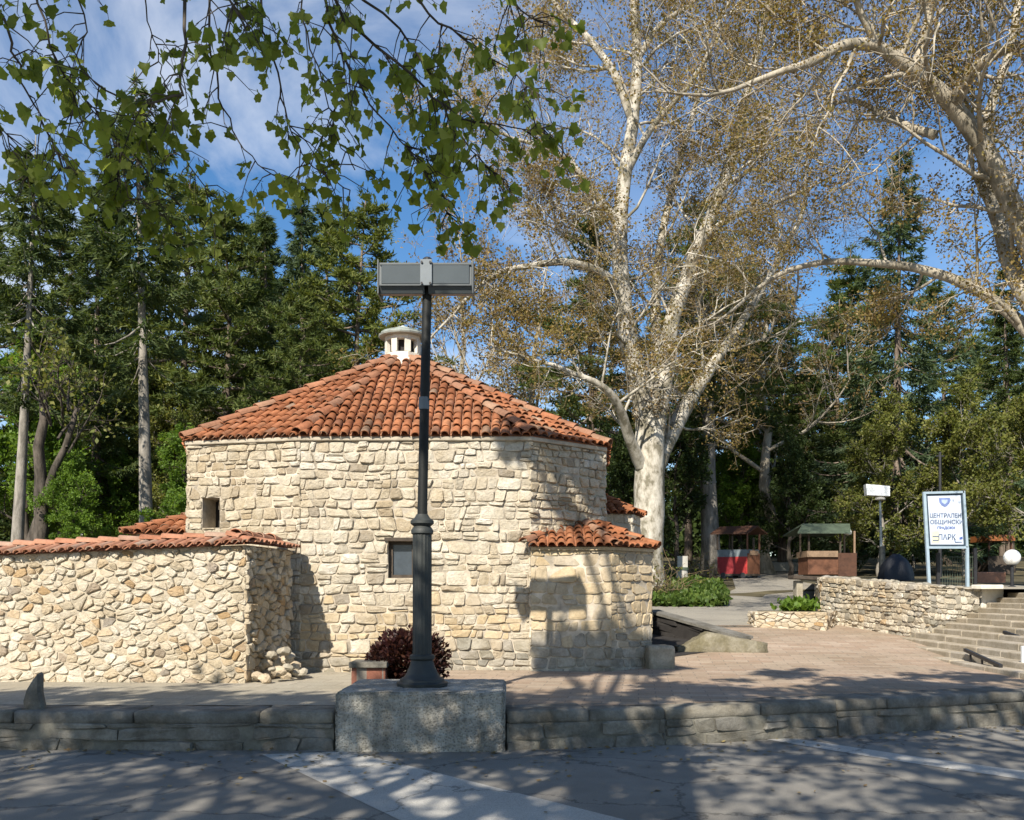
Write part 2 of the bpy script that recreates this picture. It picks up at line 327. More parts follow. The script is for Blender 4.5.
def cells_coursed(rg, Wd, H, cw, ch):
    out = []; v = 0; rows = []
    while v < H:
        h = ch*rg.uniform(.7, 1.4); rows.append((v, min(H, v+h))); v += h
    ph = [rg.uniform(0, 6) for _ in range(len(rows)+1)]
    def lv(i, u): 
        base = rows[i][0] if i < len(rows) else H
        return base + (.02*math.sin(u*1.7+ph[i]) + .012*math.sin(u*5.1+ph[i]*2))*(0 < i < len(rows))
    for i, (a, b) in enumerate(rows):
        u = -rg.uniform(0, cw); jl = 0
        while u < Wd:
            w = cw*rg.choice((.45, .7, .8, 1, 1, 1.2, 1.5))*rg.uniform(.85, 1.15); jr = rg.uniform(-.035, .035)
            q = [(u+jl, lv(i,u)), (u+w-jr, lv(i,u+w)), (u+w+jr, lv(i+1,u+w)), (u-jl, lv(i+1,u))]
            if rg.random() < .18 and b-a > ch*.9:    # two thin stones in place of one
                t = rg.uniform(.35, .65); m0 = (q[0][0]*(1-t)+q[3][0]*t, q[0][1]*(1-t)+q[3][1]*t); m1 = (q[1][0]*(1-t)+q[2][0]*t, q[1][1]*(1-t)+q[2][1]*t)
                out += [[q[0], q[1], m1, m0], [m0, m1, q[2], q[3]]]
            else: out.append(q)
            u += w; jl = -jr if False else jr
            jl = -jr
    return out
def cells_rubble(rg, Wd, H, cw, ch):
    nu = max(1, int(Wd/cw)); nv = max(1, int(H/ch)); S_ = {}
    for i in range(-1, nu+1):
        for j in range(-1, nv+1):
            S_[i, j] = ((i+.5+.5*(j % 2)+rg.uniform(-.48, .48))*Wd/nu, (j+.5+rg.uniform(-.45, .45))*H/nv)
            if rg.random() < .22: S_.pop((i, j))
    out = []; k = cw/ch
    for (i, j), p in S_.items():
        poly = [(p[0]-2*cw, p[1]-2*ch), (p[0]+2*cw, p[1]-2*ch), (p[0]+2*cw, p[1]+2*ch), (p[0]-2*cw, p[1]+2*ch)]
        for di in (-2,-1,0,1,2):
            for dj in (-2,-1,0,1,2):
                q = S_.get((i+di, j+dj))
                if q is None or (di == 0 and dj == 0): continue
                a, b = q[0]-p[0], (q[1]-p[1])*k*k
                poly = clip(poly, a, b, a*(p[0]+q[0])/2 + b*(p[1]+q[1])/2)
        if len(poly) > 2: out.append(poly)
    return out
def stone_panel(mb, O, U, V, N, Wd, H, cw, ch, seed, style='coursed', gap=.010, bulge=.034, holes=(), rnd=.13, ext=(0, 0), mats=(0, 1), zone=None, plane=True):
    rg = random.Random(seed); O, U, V, N = Vector(O), Vector(U), Vector(V), Vector(N)
    P = lambda u, v, h: O + U*u + V*v + N*h
    if plane:
        mb.cm = mats[1]; us = sorted({0, Wd, *[x for h in holes for x in (h[0], h[2])]}); vs = sorted({0, H, *[x for h in holes for x in (h[1], h[3])]})
        for i in range(len(us)-1):
            for j in range(len(vs)-1):
                cu, cv = (us[i]+us[i+1])/2, (vs[j]+vs[j+1])/2
                if any(h[0] < cu < h[2] and h[1] < cv < h[3] for h in holes): continue
                mb.add([P(us[i],vs[j],0), P(us[i+1],vs[j],0), P(us[i+1],vs[j+1],0), P(us[i],vs[j+1],0)], [(0,1,2,3)])
        for h in holes:                       # the reveals of an opening
            d = -h[4]
            for a, b, c, e in ((h[0],h[1],h[2],h[1]), (h[2],h[1],h[2],h[3]), (h[2],h[3],h[0],h[3]), (h[0],h[3],h[0],h[1])):
                mb.add([P(a,b,0), P(c,e,0), P(c,e,d), P(a,b,d)], [(0,1,2,3)])
            mb.add([P(h[0],h[1],d), P(h[2],h[1],d), P(h[2],h[3],d), P(h[0],h[3],d)], [(0,1,2,3)])
    cells = (cells_coursed if style == 'coursed' else cells_rubble)(rg, Wd, H, cw, ch)
    for poly in cells:
        if area(poly) < 0: poly = poly[::-1]
        for a, b, c in ((-1,0,ext[0]), (1,0,Wd+ext[1]), (0,-1,0), (0,1,H)):
            poly = clip(poly, a, b, c)
            if len(poly) < 3: break
        if len(poly) < 3: continue
        for h in holes:
            x0, x1 = min(p[0] for p in poly), max(p[0] for p in poly); y0, y1 = min(p[1] for p in poly), max(p[1] for p in poly)
            if x1 < h[0] or x0 > h[2] or y1 < h[1] or y0 > h[3]: continue
            cs = [clip(poly, 1,0,h[0]), clip(poly, -1,0,-h[2]), clip(poly, 0,1,h[1]), clip(poly, 0,-1,-h[3])]
            poly = max(cs, key=lambda c: area(c) if len(c) > 2 else 0)
            if len(poly) < 3: break
        if len(poly) < 3 or area(poly) < .0006: continue
        poly = inset(poly, gap*rg.uniform(.2, 2.0)/2)
        if len(poly) < 3 or area(poly) < .0005: continue
        poly = chaikin(poly, rnd); n = len(poly); cx = sum(p[0] for p in poly)/n; cy = sum(p[1] for p in poly)/n
        jt = .024*min(max(p[0] for p in poly)-min(p[0] for p in poly), .25); poly = [(p[0]+rg.uniform(-jt,jt), p[1]+rg.uniform(-jt,jt)) for p in poly]
        b = bulge*rg.uniform(.2, 1.45); tu, tv = rg.uniform(-.14, .14), rg.uniform(-.20, .12)
        mb.cm = zone(cx, cy, rg) if zone else mats[0]
        vs = []
        for sc, hh in ((1.0, -.02), (.985, b*.45), (.90, b*.85), (.6, b*1.0)):
            for p in poly:
                du, dv = (p[0]-cx)*sc, (p[1]-cy)*sc
                vs.append(P(cx+du, cy+dv, hh + (0 if hh < 0 else (du*tu+dv*tv) + rg.uniform(-.25,.18)*b)))
        vs.append(P(cx, cy, b*1.03))
        fs = [(r*n+i, r*n+(i+1)%n, (r+1)*n+(i+1)%n, (r+1)*n+i) for r in range(3) for i in range(n)] + [(3*n+i, 3*n+(i+1)%n, 4*n) for i in range(n)]
        mb.add(vs, fs)
def wall_seg(mb, a, b, z0, z1, **k):           # a stone-faced vertical panel from plan point a to b (outside on the right of a>b ... towards -Y when b is right of a)
    a, b = Vector((a[0], a[1], 0)), Vector((b[0], b[1], 0)); d = b-a; L = d.length; u = d/L
    n = Vector((u.y, -u.x, 0)); stone_panel(mb, a+Vector((0,0,z0)), u, (0,0,1), n, L, z1-z0, **k)

# ---------------------------------------------------------------- roof tiles
def half_tile(mb, a, b, side, up, r0, r1, lift0=.03, lift1=0, seg=6, rg=random):
    a = a + up*lift0; b = b + up*lift1; vs = []; ax = (b-a).normalized()
    for c, r, ins in ((a + ax*.06, r0-.016, 0), (a, r0-.014, 0), (a, r0, 0), (b, r1, 0)):
        for k in range(seg+1):
            t = math.pi*k/seg; vs.append(c + side*(math.cos(t)*r) + up*(math.sin(t)*r*.85))
    n = seg+1
    mb.add(vs, [(i*n+k, i*n+k+1, (i+1)*n+k+1, (i+1)*n+k) for i in range(3) for k in range(seg)])
def tile_face(mb, poly, w=.2, course=.31, seed=1, deck=True, mi=0, dk=0):
    """poly[0]->poly[1] is the eave (outside below); the rest closes the face upwards."""
    rg = random.Random(seed); P = [Vector(p) for p in poly]; u = (P[1]-P[0]); L = u.length; u.normalize()
    n = (P[1]-P[0]).cross(P[-1]-P[0]).normalized()
    if n.z < 0: n = -n
    v = n.cross(u)
    if v.z < 0: v = -v
    q = [((p-P[0]).dot(u), (p-P[0]).dot(v)) for p in P]
    if deck:
        mb.cm = dk; mb.add([p - n*.004 for p in P], [tuple(range(len(P)))])
    mb.cm = mi
    nc = max(1, round(L/w)); lo = min(a[0] for a in q); hi = max(a[0] for a in q); ww = L/nc
    k0 = math.floor(lo/ww)-1; k1 = math.ceil(hi/ww)+1
    for k in range(k0, k1):
        x = (k+.5)*ww; ys = []
        for i in range(len(q)):
            a, b = q[i], q[(i+1) % len(q)]
            if (a[0]-x)*(b[0]-x) < 0: ys.append(a[1]+(b[1]-a[1])*(x-a[0])/(b[0]-a[0]))
        if len(ys) < 2: continue
        y0, y1 = min(ys), max(ys); y = y0-.05*(y0 < .01) + rg.uniform(-.015,.015)
        while y < y1-.04:
            ye = min(y+course+.05, y1); jx = rg.uniform(-.012,.012)
            a = P[0] + u*(x+jx) + v*y; b = P[0] + u*(x+rg.uniform(-.008,.008)) + v*ye
            half_tile(mb, a, b, u, n, ww*.46, ww*.40, rg.uniform(.018,.048), .002)
            y += course*rg.uniform(.96, 1.04)
def ridge(mb, a, b, up, r=.1, course=.34, seed=3, mi=0, lift=.02):
    rg = random.Random(seed); a, b = Vector(a), Vector(b); d = b-a; L = d.length; d.normalize(); up = (Vector(up)-d*Vector(up).dot(d)).normalized(); s = d.cross(up)
    mb.cm = mi; t = -.03
    while t < L-.05:
        e = min(L, t+course+.06); j = s*rg.uniform(-.012,.012)
        half_tile(mb, a+d*t+up*lift+j, a+d*e+up*lift+j, s, up, r*rg.uniform(.95,1.08), r*.86, .03, 0); t += course

# ---------------------------------------------------------------- the setting: ground, road, paving
mb = MB(); mb.box((-300,-300,-.4), (300, 9.6, -.012)); tag(mb.build('ground', SOIL), kind='structure')
mb = MB(); xs = [-300,-150,-80,-50] + [x*1.0 for x in range(-40, 41, 2)] + [50,80,150,300]; ys = [9.3,9.35,14.0,14.6,15.2] + list(range(16, 76, 2)) + [90,120,200,400,700]
rg = random.Random(5); n = len(xs)
KPT = [(-300,9.6),(-14,9.35),(-6,9.13),(-1.8,9.1),(-.05,9.1),(1.6,9.4),(3.6,10.0),(6.2,10.9),(9.5,12.2),(14,13.4),(300,13.4)]
def KF(x):                                   # where the kerb runs
    for (x0,y0),(x1,y1) in zip(KPT, KPT[1:]):
        if x0 <= x <= x1: return y0+(y1-y0)*(x-x0)/(x1-x0)
for y in ys:
    for x in xs: y_ = max(y, KF(x)+.25) if y < 14 else y; mb.v.append((x, y_, T(x,y) - .006 + (rg.uniform(-.05,.02) if y > 24 else 0)))
for j in range(len(ys)-1):
    for i in range(n-1): mb.f.append((j*n+i, j*n+i+1, (j+1)*n+i+1, (j+1)*n+i)); mb.m.append(0)
tag(mb.build('terrain', SOIL, smooth=True), kind='structure')
mb = MB(); mb.box((-80,-14,-.1), (80, 14.2, 0)); tag(mb.build('road', ROADM), kind='structure')
def sheet(name, left, right, mat, z=.006, nu=10, nv=16, zf=T):
    def lerp(pl, t):
        t *= len(pl)-1; i = min(int(t), len(pl)-2); t -= i; return (pl[i][0]+(pl[i+1][0]-pl[i][0])*t, pl[i][1]+(pl[i+1][1]-pl[i][1])*t)
    m = MB()
    for j in range(nv+1):
        a, b = lerp(left, j/nv), lerp(right, j/nv)
        for i in range(nu+1):
            x, y = a[0]+(b[0]-a[0])*i/nu, a[1]+(b[1]-a[1])*i/nu; m.v.append((x, y, zf(x,y)+z))
    for j in range(nv):
        for i in range(nu): m.f.append((j*(nu+1)+i, j*(nu+1)+i+1, (j+1)*(nu+1)+i+1, (j+1)*(nu+1)+i)); m.m.append(0)
    return tag(m.build(name, mat, smooth=True), kind='structure')
flat = lambda x, y: 0
sheet('road_band', [(gx(262,8.85),8.85),(gx(400,6.3),6.3),(-.3,4.5)], [(gx(352,9.08),9.02),(gx(622,6.33),6.33),(1.9,4.5)], BAND, .004, 4, 8, flat)
sheet('road_band', [(2.75,9.75),(3.6,8.55),(6.2,5.5)], [(3.05,9.85),(3.95,8.7),(6.75,5.7)], BAND, .004, 4, 8, flat)
# pavements behind the kerb
sheet('pavement', [(-30,9.75),(-30,14.5)], [(-1.8,9.6),(-2.4,14.5)], BEIGEPAVE, .004, 8, 8)
mb = MB(); ks = [-1.79,-.9,-.05,.8,1.6,2.6,3.6,4.9,6.2,7.9,9.5,11.5,13]
for x in ks: y0 = KF(x)+.3; mb.v += [(x,y0,GZ+.004),(x+(-.6 if x < -1.7 else 0),14.5,GZ+.039)]
for i in range(len(ks)-1): mb.f.append((2*i,2*i+2,2*i+3,2*i+1)); mb.m.append(0)
tag(mb.build('plaza', REDPAVE), kind='structure')
sheet('plaza', [(2.2,14.5),(2.5,17),(3.0,20.5)], [(13,14.5),(13,17),(8.0,20.5)], REDPAVE, .004, 12, 8)
sheet('path', [(2.6,20.0),(3.3,25),(6.4,28.5),(8.2,33),(9.8,40),(9,46)], [(7.2,20.0),(7.6,23),(8.8,27),(11.6,33),(14.5,40),(17,46)], PATHM, .004, 10, 20)
def Tt(x, y): return 1.66 + .032*max(0, y-18.2)
sheet('upper_terrace', [(7.35,21.3),(8.05,25),(9.6,30),(12,36)], [(30,21.3),(30,25),(30,30),(34,36)], SOIL, 0, 12, 10, Tt)
sheet('upper_terrace', [(8.35,17.95),(7.35,21.3)], [(30,17.95),(30,21.3)], BEIGEPAVE, 0, 12, 6, Tt)

# ---------------------------------------------------------------- kerb walls along the road
def kerb_wall(name, label, pts, seed):
    t = thing(name, label, 'low wall', (pts[0][0], pts[0][1], 0))
    m = MB(); c = MB(); rg = random.Random(seed)
    for i in range(len(pts)-1):
        a, b = Vector((*pts[i],0)), Vector((*pts[i+1],0)); d = b-a; L = d.length; u = d/L; n = Vector((u.y,-u.x,0))
        stone_panel(m, a+Vector((0,0,-.02)), u, (0,0,1), n, L, .29, .6, .15, seed+i, gap=.006, bulge=.02, rnd=.12)
        m.cm = 1; m.add([a-n*.02+Vector((0,0,-.05)), b-n*.02+Vector((0,0,-.05)), b-n*.5+Vector((0,0,-.05)), a-n*.5+Vector((0,0,-.05)),
               a-n*.02+Vector((0,0,.27)), b-n*.02+Vector((0,0,.27)), b-n*.5+Vector((0,0,.27)), a-n*.5+Vector((0,0,.27))], [(0,1,5,4),(3,2,6,7),(4,5,6,7),(0,3,7,4),(1,2,6,5)])
        s = 0
        while s < L-.05:                      # capping slabs
            w = min(rg.uniform(.7,1.3), L-s); 
            if L-s-w < .3: w = L-s
            dp = rg.uniform(.50,.54); o = rg.uniform(.004,.022); dz = rg.uniform(-.01,.006)
            ce = a + u*(s+w/2) - n*(dp/2-o) + Vector((0,0,.329+dz)); c.obox(ce, u*(w/2-.002), n*dp/2, Vector((0,0,.066))); s += w
    m.build('masonry', [KERBST, KMORT], t); cm = c.mesh('capping', KERBST, True); bm = bmesh.new(); bm.from_mesh(cm); bmesh.ops.bevel(bm, geom=bm.edges[:], offset=.022, segments=1, affect='EDGES'); bmesh.ops.subdivide_edges(bm, edges=[e for e in bm.edges if e.calc_length() > .1], cuts=5, use_grid_fill=True)
    for v in bm.verts: v.co += Vector((rg.uniform(-1,1),rg.uniform(-1,1),rg.uniform(-1,1)))*.007
    bmesh.ops.triangulate(bm, faces=bm.faces[:]); bm.to_mesh(cm); bm.free(); link('capping', cm, t)
kerb_wall('kerb_wall', 'low weathered stone kerb wall left of the lamp plinth, in deep shade', [(-14,9.35),(-6,9.13),(-1.80,9.1)], 3)
kerb_wall('kerb_wall', 'low weathered stone kerb wall curving away right of the lamp plinth', [(-.05,9.1),(1.6,9.4),(3.6,10.0),(6.2,10.9),(9.5,12.2),(14,13.4),(20,13.4)], 13)
# plinth of the lamp
m = MB(); m.box((-1.77,9.0,-.03), (-.07,10.35,.598)); pme = m.mesh('lamp_plinth', GRANITE, False); bm = bmesh.new(); bm.from_mesh(pme); bmesh.ops.bevel(bm, geom=bm.edges[:], offset=.03, segments=1, affect='EDGES'); bmesh.ops.subdivide_edges(bm, edges=bm.edges[:], cuts=14, use_grid_fill=True); rg = random.Random(12)
for v in bm.verts: v.co += Vector((rg.uniform(-1,1),rg.uniform(-1,1),rg.uniform(-1,1)))*.006
bm.to_mesh(pme); bm.free(); pl = link('lamp_plinth', pme)
tag(pl, 'rough grey concrete plinth carrying the tall lamp post', 'plinth')
# pointed stone on the kerb wall
m = MB(); c = Vector((gx(36,9.35), 9.35, .39)); prof = [(-.10,.0),(-.115,.10),(-.07,.22),(-.02,.32),(.05,.385),(.062,.36),(.065,.18),(.09,.06),(.10,0)]
rg = random.Random(4); nn = len(prof)
for yy, sc in ((-.06,.8),(-.02,1),(.05,.9)): m.v += [(c.x+p[0]*sc+rg.uniform(-.008,.008), c.y+yy+rg.uniform(-.012,.012), c.z-.01+p[1]*(.96 if yy < -.03 else 1)) for p in prof]
for r_ in range(2):
    for i in range(nn): m.f.append((r_*nn+i, r_*nn+(i+1)%nn, (r_+1)*nn+(i+1)%nn, (r_+1)*nn+i)); m.m.append(0)
m.f.append(tuple(range(nn))[::-1]); m.f.append(tuple(2*nn+i for i in range(nn))); m.m += [0,0]
tag(m.build('pointed_stone', KERBST), 'dark pointed stone shard standing upright on the left kerb wall', 'stone')

# ---------------------------------------------------------------- lamp post on the plinth
LX, LY, LZ = gx(422,9.6), 9.62, .6
t = thing('lamp_post', 'tall dark street lamp on the grey plinth in front of the stone bath house', 'street lamp', (LX,LY,LZ))
m = MB(); m.lathe((LX,LY,LZ), [(.27,0),(.275,.035),(.24,.05),(.235,.075),(.19,.10),(.165,.14),(.135,.21),(.118,.27),(.135,.29),(.135,.32),(.115,.335)], 28); m.build('base', IRONG, t, smooth=True, sharp=35)
m = MB(); sh = []
for k in range(32):
    a = 2*math.pi*k/32; r = .102 - (.005 if k % 2 else 0); sh.append((LX+r*math.cos(a), LY+r*math.sin(a)))
m.prism(sh, LZ+.33, LZ+1.62); m.build('shaft', IRONG, t)
m = MB(); m.lathe((LX,LY,LZ), [(.10,1.61),(.118,1.625),(.12,1.66),(.105,1.68),(.09,1.70),(.125,1.73),(.125,1.76),(.085,1.79),(.06,1.83)], 24); m.build('collar', IRONG, t, smooth=True, sharp=40)
m = MB(); m.tube([(LX,LY,LZ+1.8), (LX+.03,LY,LZ+3.2), (LX+.06,LY,LZ+4.5)], [.053,.051,.049], 14); m.build('pole', IRON, t, smooth=True, sharp=50)
m = MB(); m.lathe((LX+.02,LY,LZ+2.95), [(.056,0),(.057,.01),(.057,.12),(.056,.13)], 16); m.build('sticker_band', ALU2, t)
HX, HZ_ = LX+.055, LZ+4.13               # lamp head
for sgn, x0, x1 in ((-1,-.50,-.02), (1,.02,.485)):
    m = MB(); xa, xb = HX+x0, HX+x1; prof = [(-.13,.355),(-.135,.11),(-.09,.035),(.10,.075),(.15,.16),(.15,.335),(.08,.365)]
    k = len(prof); m.v = [(xa, LY+p[0], HZ_+p[1]-.01) for p in prof] + [(xb, LY+p[0], HZ_+p[1]-.01) for p in prof]
    m.f = [tuple(range(k)), tuple(range(k,2*k))[::-1]] + [(i,i+k,(i+1)%k+k,(i+1)%k) for i in range(k)]; m.m = [0]*len(m.f)
    h = m.build('lamp_housing', ALU, t, bevel=.006)
    p = MB(); p.box((xa+.03,LY-.148,HZ_+.115), (xb-.03,LY-.1365,HZ_+.315)); p.build('cover_panel', GLOSS, h, bevel=.004)
    e = MB()
    for zz in (.325,.105): e.box((xa+.015,LY-.152,HZ_+zz-.010), (xb-.015,LY-.137,HZ_+zz+.004))
    ex = xa-.013 if sgn < 0 else xb; e.box((ex,LY-.15,HZ_+.015), (ex+.013,LY+.16,HZ_+.37)); e.build('frame_strip', ALU, h)
m = MB(); m.box((HX-.06,LY-.175,HZ_+.09), (HX+.065,LY-.154,HZ_+.365)); br = m.build('bracket', ALU2, t, bevel=.004)
m = MB()
for dx in (-.042,.047):
    for dz in (.11,.33):
        b = MB(); b.tube([(HX+dx,LY-.175,HZ_+dz),(HX+dx,LY-.19,HZ_+dz)], [.013,.013], 6); b.build('bolt', BLACKIRON, br)
m = MB(); m.lathe((HX,LY,HZ_+.36), [(.045,0),(.05,.02),(.05,.07),(.03,.085)], 14); m.build('pole_cap', BLACKIRON, t)

# ---------------------------------------------------------------- bath house
bh = thing('bath_house', 'old octagonal limestone bath house with red tiled roof and small lantern', 'building', (-2, 16.5, GZ))
PL = [(-5.04,14.03), (-3.2,13.6), (.27,13.6), (1.49,14.62), (1.70,17), (1.0,19.4), (-4.0,19.6), (-5.9,17)]
EZ = 3.98
def zone_front(cx, cy, rg):
    if cy < .42+rg.uniform(-.1,.15) and cx > 1.6: return 2
    if cy < .40+rg.uniform(-.15,.2) and rg.random() < .35: return 2
    if cy < 1.05+rg.uniform(-.25,.25) and rg.random() < .8: return 3
    return 0
m = MB()
WM = [STONE, MORTAR, GREYRUB, ASHLAR]
# window openings (u0, v0, u1, v1, depth)
hw = .52
wl_u = (gx(198,13.95)+5.1)/ ( (1.9)/math.hypot(1.9,.43) )
z0 = .3
hl = (wl_u, CH-(528-HZ)*13.97/F - z0, wl_u+.30, CH-(498-HZ)*13.97/F - z0, .45)
fu = gx(388,13.6)+3.2
hf = (fu, CH-(578-HZ)*13.6/F - z0, fu+.41, CH-(541-HZ)*13.6/F - z0, .3)
wall_seg(m, PL[0], PL[1], z0, EZ-.1, cw=.20, ch=.135, seed=21, holes=[hl], ext=(.03,.02), bulge=.03)
wall_seg(m, PL[1], PL[2], z0, EZ-.1, cw=.215, ch=.138, seed=22, holes=[hf], ext=(.02,.03), zone=zone_front, bulge=.030, gap=.012)
wall_seg(m, PL[2], PL[3], z0, EZ-.1, cw=.18, ch=.12, seed=23, ext=(.03,.03), bulge=.045, gap=.014)
wall_seg(m, PL[3], PL[4], z0, EZ-.1, cw=.28, ch=.18, seed=24, ext=(.03,.03))
for i in range(4, 8): wall_seg(m, PL[i], PL[(i+1)%8], z0, EZ-.1, cw=.4, ch=.25, seed=30+i, ext=(.03,.03))
m.build('wall', WM, bh)
cxm = sum(p[0] for p in PL)/8; cym = sum(p[1] for p in PL)/8
def off(pl, d):
    out = []; n = len(pl)
    for i in range(n):
        a, b, c = (Vector(pl[(i+k) % n]) for k in (-1,0,1)); e1 = (b-a).normalized(); e2 = (c-b).normalized()
        n1 = Vector((e1.y,-e1.x)); n2 = Vector((e2.y,-e2.x)); k = (n1+n2); k = k/(k.dot(n1)); out.append(tuple(b+k*d))
    return out
m = MB(); m.prism(off(PL,.055), EZ-.1, EZ-.035); m.build('cornice', m_plain('cornice_stone', (.40,.35,.27), .9, var=.3, sc=6, bst=.5, spec=.15), bh, bevel=.015)
EV = off(PL,.05); AP = Vector((gx(403,16.6), 16.6, CH+(HZ-356)*16.6/F)); ez = EZ-.02
m = MB(); m.prism(off(PL,.04), EZ-.035, EZ-.02)
m.cm = 1
for i in range(8):
    a, b = EV[i], EV[(i+1) % 8]; tile_face(m, [(a[0],a[1],ez), (b[0],b[1],ez), AP], .15, .27, 50+i, True, 0, 1)
for i in range(8):
    a = Vector((EV[i][0], EV[i][1], ez)); ridge(m, a, AP, (0,0,1), .10, .34, 70+i, 1, .03)
rf = m.build('roof', [TILE, OLDTILE], bh, smooth=True, sharp=50)
# lantern
lx, ly = AP.x, AP.y; lz = AP.z-.15; m = MB()
def ngon(r, n=8, ph=22.5): return [(lx+r*math.cos(R(ph+360/n*k)), ly+r*math.sin(R(ph+360/n*k))) for k in range(n)]
m.prism(ngon(.40), lz-.15, lz+.04); m.prism(ngon(.34), lz+.04, lz+.16); m.prism(ngon(.34), lz+.40, lz+.48)
for k in range(8):
    c_ = 22.5+45*k; a, b = R(c_-10), R(c_+10)
    pts = [(lx+r*math.cos(q), ly+r*math.sin(q)) for r, q in ((.335,a),(.335,b),(.25,b),(.25,a))][::-1]; m.prism(pts, lz+.159, lz+.401)
ln = m.build('lantern', LIME, bh, bevel=.008)
m = MB(); m.prism(ngon(.20), lz+.05, lz+.45); m.build('dark_infill', NEARBLACK, ln)  # black inner core stands in for the shade inside the lantern
m = MB(); m.lathe((lx,ly,lz+.48), [(.36,0),(.44,.0),(.455,.03),(.42,.05),(.40,.052),(.41,.08),(.25,.13),(.10,.19),(.06,.20),(.02,.23)], 16); m.build('cap', LEAD, ln)
# front window: frame, bars and pane
u = Vector((1,0,0)); wx, wz0, wz1 = -3.2+hf[0], z0+hf[1], z0+hf[3]
m = MB()
for a, b, c, d in ((0,0,.06,1),(.35,0,.41,1),(.06,0,.35,.09),(.06,.91,.35,1)): m.box((wx+a, 13.6+.10, wz0+b*(wz1-wz0)), (wx+c, 13.6+.15, wz0+d*(wz1-wz0)))
w1 = m.build('window', WOODD, bh)
m = MB(); m.box((wx+.055,13.735,wz0+.04), (wx+.36,13.742,wz1-.04)); m.build('pane', GLASS, w1)
m = MB(); m.box((wx-.05,13.56,wz1), (wx+.46,13.7,wz1+.05)); m.build('lintel', WOODD, bh)
# left window: shutter at the back of the deep opening
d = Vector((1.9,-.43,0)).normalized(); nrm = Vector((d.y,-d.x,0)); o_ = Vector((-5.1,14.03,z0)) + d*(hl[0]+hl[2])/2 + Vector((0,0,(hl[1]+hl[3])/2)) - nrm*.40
m = MB(); m.obox(o_, d*.10, nrm*.01, Vector((0,0,(hl[3]-hl[1])/2-.03))); m.build('dark_infill', NEARBLACK, bh)
# front apse
AN = [(.30,13.46), (1.47,13.42), (2.17,14.05), (2.25,15.4), (1.65,16.2)]
AEZ = CH+(HZ-547)*13.45/F
def zone_an(cx, cy, rg):
    if cy < .5+rg.uniform(-.12,.2): return 2
    return 3
m = MB()
wall_seg(m, (.30,13.62), AN[0], z0, AEZ, cw=.2, ch=.2, seed=40)
wall_seg(m, AN[0], AN[1], z0, AEZ-.05, cw=.29, ch=.175, seed=41, ext=(.02,.02), bulge=.016, zone=zone_an, rnd=.14)
wall_seg(m, AN[1], AN[2], z0, AEZ-.05, cw=.23, ch=.16, seed=42, ext=(.02,.02), bulge=.02, zone=zone_an, rnd=.16)
wall_seg(m, AN[2], AN[3], z0, AEZ-.05, cw=.3, ch=.2, seed=43, zone=zone_an); wall_seg(m, AN[3], AN[4], z0, AEZ-.05, cw=.3, ch=.2, seed=44, zone=zone_an)
m.cm = 3; m.prism([(p[0]+sx_, p[1]+sy_) for p, (sx_, sy_) in zip(AN, ((-.02,-.05),(.02,-.05),(.05,-.02),(.05,.03),(0,.05)))], AEZ-.05, AEZ)
m.build('apse_wall', WM, bh)
AE = [(.2,13.62),(.24,13.36),(1.50,13.32),(2.24,14.0),(2.33,15.42),(1.7,16.4)]; aa = Vector((gx(574,14.75),14.75,CH+(HZ-516)*14.75/F)); az = AEZ+.01
m = MB()
for i in range(1,5): tile_face(m, [(AE[i][0],AE[i][1],az), (AE[i+1][0],AE[i+1][1],az), aa], .135, .25, 80+i, True, 0, 1)
for i in (2,3,4): ridge(m, (AE[i][0],AE[i][1],az), aa, (0,0,1), .085, .3, 90+i, 1 if i == 2 else 0)
ridge(m, (.2,13.35,az+.02), aa, (0,0,1), .085, .3, 97, 1)
m.build('apse_roof', [TILE, OLDTILE], bh, smooth=True, sharp=50)
# small rear apse on the right
m = MB(); A2 = [(1.60,16.7),(2.20,16.75),(2.45,17.3),(2.4,18.2),(1.5,18.6)]; bz = CH+(HZ-514)*16.8/F
for i in range(4): wall_seg(m, A2[i], A2[i+1], z0, bz, cw=.26, ch=.18, seed=140+i)
m.build('apse_wall', WM, bh)
m = MB(); E2 = off(A2,.07); ab = Vector((1.35,17.9,bz+.62))
for i in range(4): tile_face(m, [(E2[i][0],E2[i][1],bz), (E2[i+1][0],E2[i+1][1],bz), ab], .135, .25, 150+i, True, 0, 1)
for i in (1,2): ridge(m, (E2[i][0],E2[i][1],bz), ab, (0,0,1), .08, .3, 160+i, 0)
m.build('apse_roof', [TILE, OLDTILE], bh, smooth=True, sharp=50)
# low tiled wing behind the yard wall
m = MB(); A3 = [(-6.75,16.2),(-5.5,16.2),(-5.4,19),(-6.75,19)]; cz = CH+(HZ-533)*16/F
wall_seg(m, A3[0], A3[1], z0, cz, cw=.3, ch=.2, seed=170); wall_seg(m, A3[3], A3[0], z0, cz, cw=.3, ch=.2, seed=171)
m.build('wing_wall', WM, bh)
m = MB(); tp = Vector((-5.4,17.6,cz+.62)); tile_face(m, [(-6.95,16.05,cz),(-5.4,16.05,cz),tp], .19, .3, 175, True, 0, 1); tile_face(m, [(-6.95,19.1,cz),(-6.95,16.05,cz),tp], .19, .3, 176, True, 0, 1)
ridge(m, (-6.95,16.05,cz), tp, (0,0,1), .08, .3, 177, 1); m.build('wing_roof', [TILE, OLDTILE], bh, smooth=True, sharp=50)

